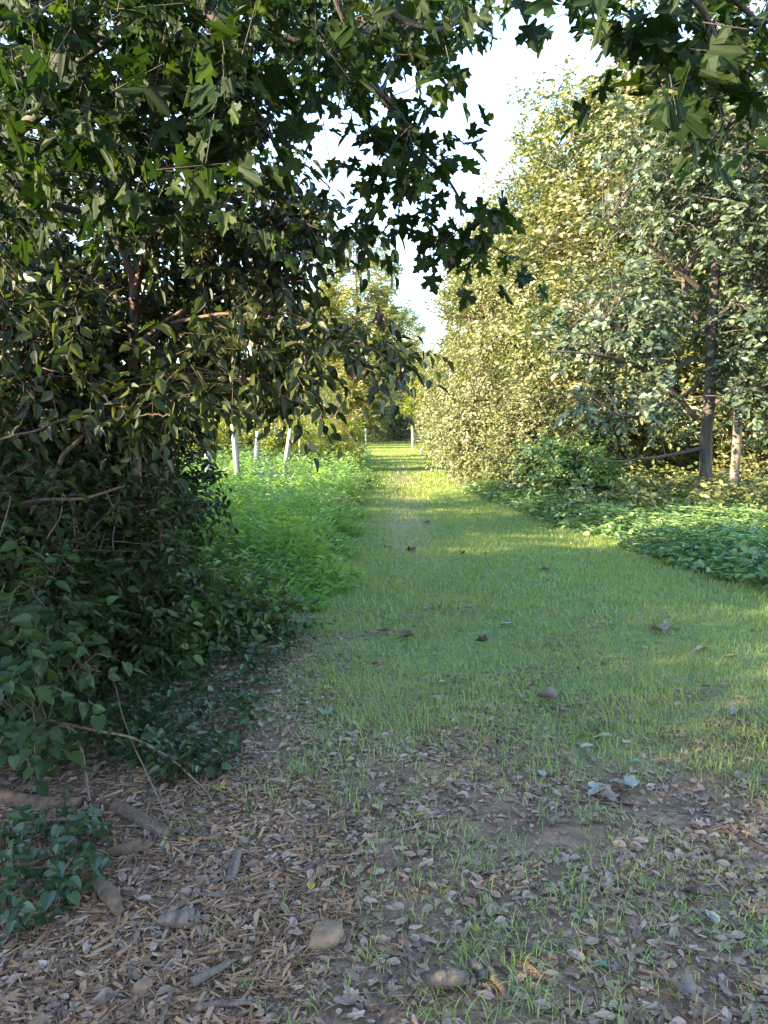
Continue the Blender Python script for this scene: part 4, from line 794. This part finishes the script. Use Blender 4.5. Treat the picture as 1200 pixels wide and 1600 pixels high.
stone('tan angular stone lying on the litter at the lower centre', 508, 1466, 0.07, 4)
stone('small grey brown stone at the lower left of the litter', 225, 1535, 0.04, 8, (1, 0.8, 0.5))
stone('flat stone in the bottom left corner', 60, 1588, 0.05, 6, (1, 0.9, 0.35))
# ---- single curled leaves that stand out on the ground
def curled(label, px, py, size, mat, T=MAPLE, roll=5.0, seed=0, rz=0, pitch=0.3, group='curled single leaves on the path', name='curled_leaf'):
    r = np.random.default_rng(seed); bm = bmesh.new(); vs = [bm.verts.new(v) for v in T[0]]; k = 0
    for t in T[2]:
        try: bm.faces.new([vs[i] for i in T[1][k:k + t]])
        except ValueError: pass
        k += t
    bmesh.ops.triangulate(bm, faces=bm.faces[:]); bmesh.ops.subdivide_edges(bm, edges=bm.edges[:], cuts=2, use_grid_fill=True)
    for v in bm.verts:
        x, y, z = v.co; a = x * 2.2; rx = math.sin(a) / 2.2; rzv = (1 - math.cos(a)) / 2.2 * roll * 0.4
        v.co = (rx, y, z + rzv + 0.25 * (y - 0.45) ** 2 * roll * 0.3 + 0.05 * math.sin(x * 14 + seed) * math.sin(y * 11))
    zm = min(v.co.z for v in bm.verts)
    for v in bm.verts: v.co = ((v.co.x) * size, (v.co.y - 0.45) * size, (v.co.z - zm) * size)
    me = bpy.data.meshes.new(name); bm.to_mesh(me); bm.free(); me.materials.append(mat); me.polygons.foreach_set('use_smooth', [True] * len(me.polygons)); g = G(px, py)
    o = bpy.data.objects.new(name, me); C.objects.link(o); o.location = (g[0], g[1], g[2] + 0.012); o.rotation_euler = (pitch * 0.4, 0.1, rz); tag(o, label, 'leaf', group)
    m = MA(); m.tube(np.array([[0, -0.45 * size, 0.1 * size], [0.1 * size, -0.8 * size, 0.14 * size], [0.22 * size, -1.0 * size, 0.05 * size]]), [0.0013, 0.0012, 0.001], 5).build('stalk', M_twig, o); return o
M_greyleaf = islandmat('grey_leaf', [(0.13, 0.10, 0.085), (0.19, 0.15, 0.125)], 0.6, 18)
M_dkgreen = leafmat('fallen_green', [(0.06, 0.12, 0.09), (0.07, 0.13, 0.09)], 0.1, rough=0.3)
M_yleaf = islandmat('yellow_leaf', [(0.22, 0.17, 0.03), (0.27, 0.20, 0.04)], 0.6, 30)
for i, (px, py, s, mt, T, rl, rz, lab) in enumerate([
    (970, 1222, 0.135, M_silver, MAPLE, 2.0, 0.9, 'large pale silvery leaf, underside up, on the litter'), (930, 1236, 0.10, M_silver, MAPLE, 2.5, 2.2, 'smaller pale silvery leaf left of the large one'),
    (950, 1244, 0.10, M_greyleaf, MAPLE, 3, 4.0, 'grey curled leaf tucked below the two silvery leaves'), (945, 1150, 0.12, M_silver, OVATE, 3, 1.5, 'pale green white leaf folded over in the grass'),
    (935, 1138, 0.11, M_brownleaf, MAPLE, 4, 3, 'brown curled leaf behind the folded pale leaf'), (850, 1092, 0.13, M_greyleaf, MAPLE, 5, 1.0, 'grey brown crumpled leaf standing in thin grass'),
    (1025, 994, 0.14, M_greyleaf, MAPLE, 4, 0.6, 'large pale dry leaf on the green turf'), (1045, 991, 0.11, M_greyleaf, MAPLE, 5, 2.5, 'pale dry leaf right beside the large one on the turf'),
    (1094, 1028, 0.13, M_greyleaf, OVATE, 4, 1.8, 'dark edged rolled leaf on the turf near the right border'), (1140, 1038, 0.11, M_yleaf, OVATE, 3, 1.4, 'yellowish leaf on the turf at the right'),
    (1005, 1021, 0.09, M_silver, OVATE, 2, 0.4, 'small pale leaf on the turf left of the rolled leaf'), (790, 977, 0.13, M_silver, OVATE, 1.5, 1.5, 'blue white leaf lying flat on the turf'),
    (680, 1100, 0.10, M_silver, OVATE, 5, 0.5, 'curled pale leaf in the thin grass at mid path'), (632, 1000, 0.12, M_brownleaf, MAPLE, 5, 2, 'dark curled leaf at the left edge of the turf'),
    (750, 1003, 0.10, M_brownleaf, MAPLE, 5, 1, 'dark curled leaf in the middle of the turf'), (720, 872, 0.16, M_brownleaf, MAPLE, 4, 2, 'dark leaf far up the turf'),
    (783, 869, 0.16, M_brownleaf, OVATE, 5, 0, 'small dark leaf far up the turf, to the right'), (850, 895, 0.16, M_greyleaf, MAPLE, 3, 1, 'grey leaf on the turf towards the weeds'),
    (640, 862, 0.2, M_brownleaf, MAPLE, 4, 1, 'brown leaf on the worn strip of the path'), (604, 855, 0.16, M_brownleaf, MAPLE, 4, 0.4, 'small brown leaf at the left of the worn strip'),
    (665, 822, 0.2, M_greyleaf, MAPLE, 2, 2.0, 'pale leaf farthest up the worn strip'), (1150, 1115, 0.12, M_greyleaf, OVATE, 4, 2.2, 'pale folded leaf in thin grass at the right border'),
    (1060, 1080, 0.08, M_silver, OVATE, 3, 1, 'small white leaf in the thin grass'), (505, 1128, 0.11, M_silver, MAPLE, 4, 0.3, 'white crumpled leaf near the thicket'),
    (880, 1165, 0.07, M_yleaf, OVATE, 3, 0.3, 'small yellow leaf standing in the grass'), (917, 1166, 0.09, M_silver, OVATE, 1.5, 1.6, 'pale green leaf lying flat below the folded leaf'),
    (992, 1188, 0.08, M_dkgreen, OVATE, 1.5, 1.2, 'blue green fresh leaf on the litter'), (845, 1207, 0.08, M_silver, OVATE, 5, 0.2, 'small pale rolled leaf on the litter'),
    (940, 1520, 0.06, M_dkgreen, OVATE, 1.0, 1.2, 'dark green fresh leaf on the bare soil'), (1055, 1552, 0.09, M_greyleaf, MAPLE, 5, 0.5, 'pinkish grey leaf curled upright at the lower right'),
    (1112, 1432, 0.08, M_silver, OVATE, 5, 0.1, 'narrow white folded leaf at the right'), (738, 1458, 0.04, M_yleaf, MAPLE, 3, 0.8, 'small bright yellow leaf at the lower centre'),
    (485, 1388, 0.06, M_yleaf, OVATE, 3, 0.2, 'yellow spotted leaf in the litter'), (268, 1378, 0.05, M_brownleaf, OVATE, 1, 1.2, 'orange brown leaf on the dark chips'), (340, 1240, 0.07, M_yleaf, MAPLE, 4, 0.5, 'yellow mottled leaf at the edge of the vine'),
    (1075, 1390, 0.07, M_brownleaf, MAPLE, 4, 1, 'brown curled leaf at the right among the litter'), (655, 1282, 0.05, M_yleaf, OVATE, 2, 2, 'tiny yellow leaf in the grass above the litter')]):
    curled(lab, px, py, s * (0.85 if py > 950 else 0.62), mt, T, rl * 0.55, i, rz)
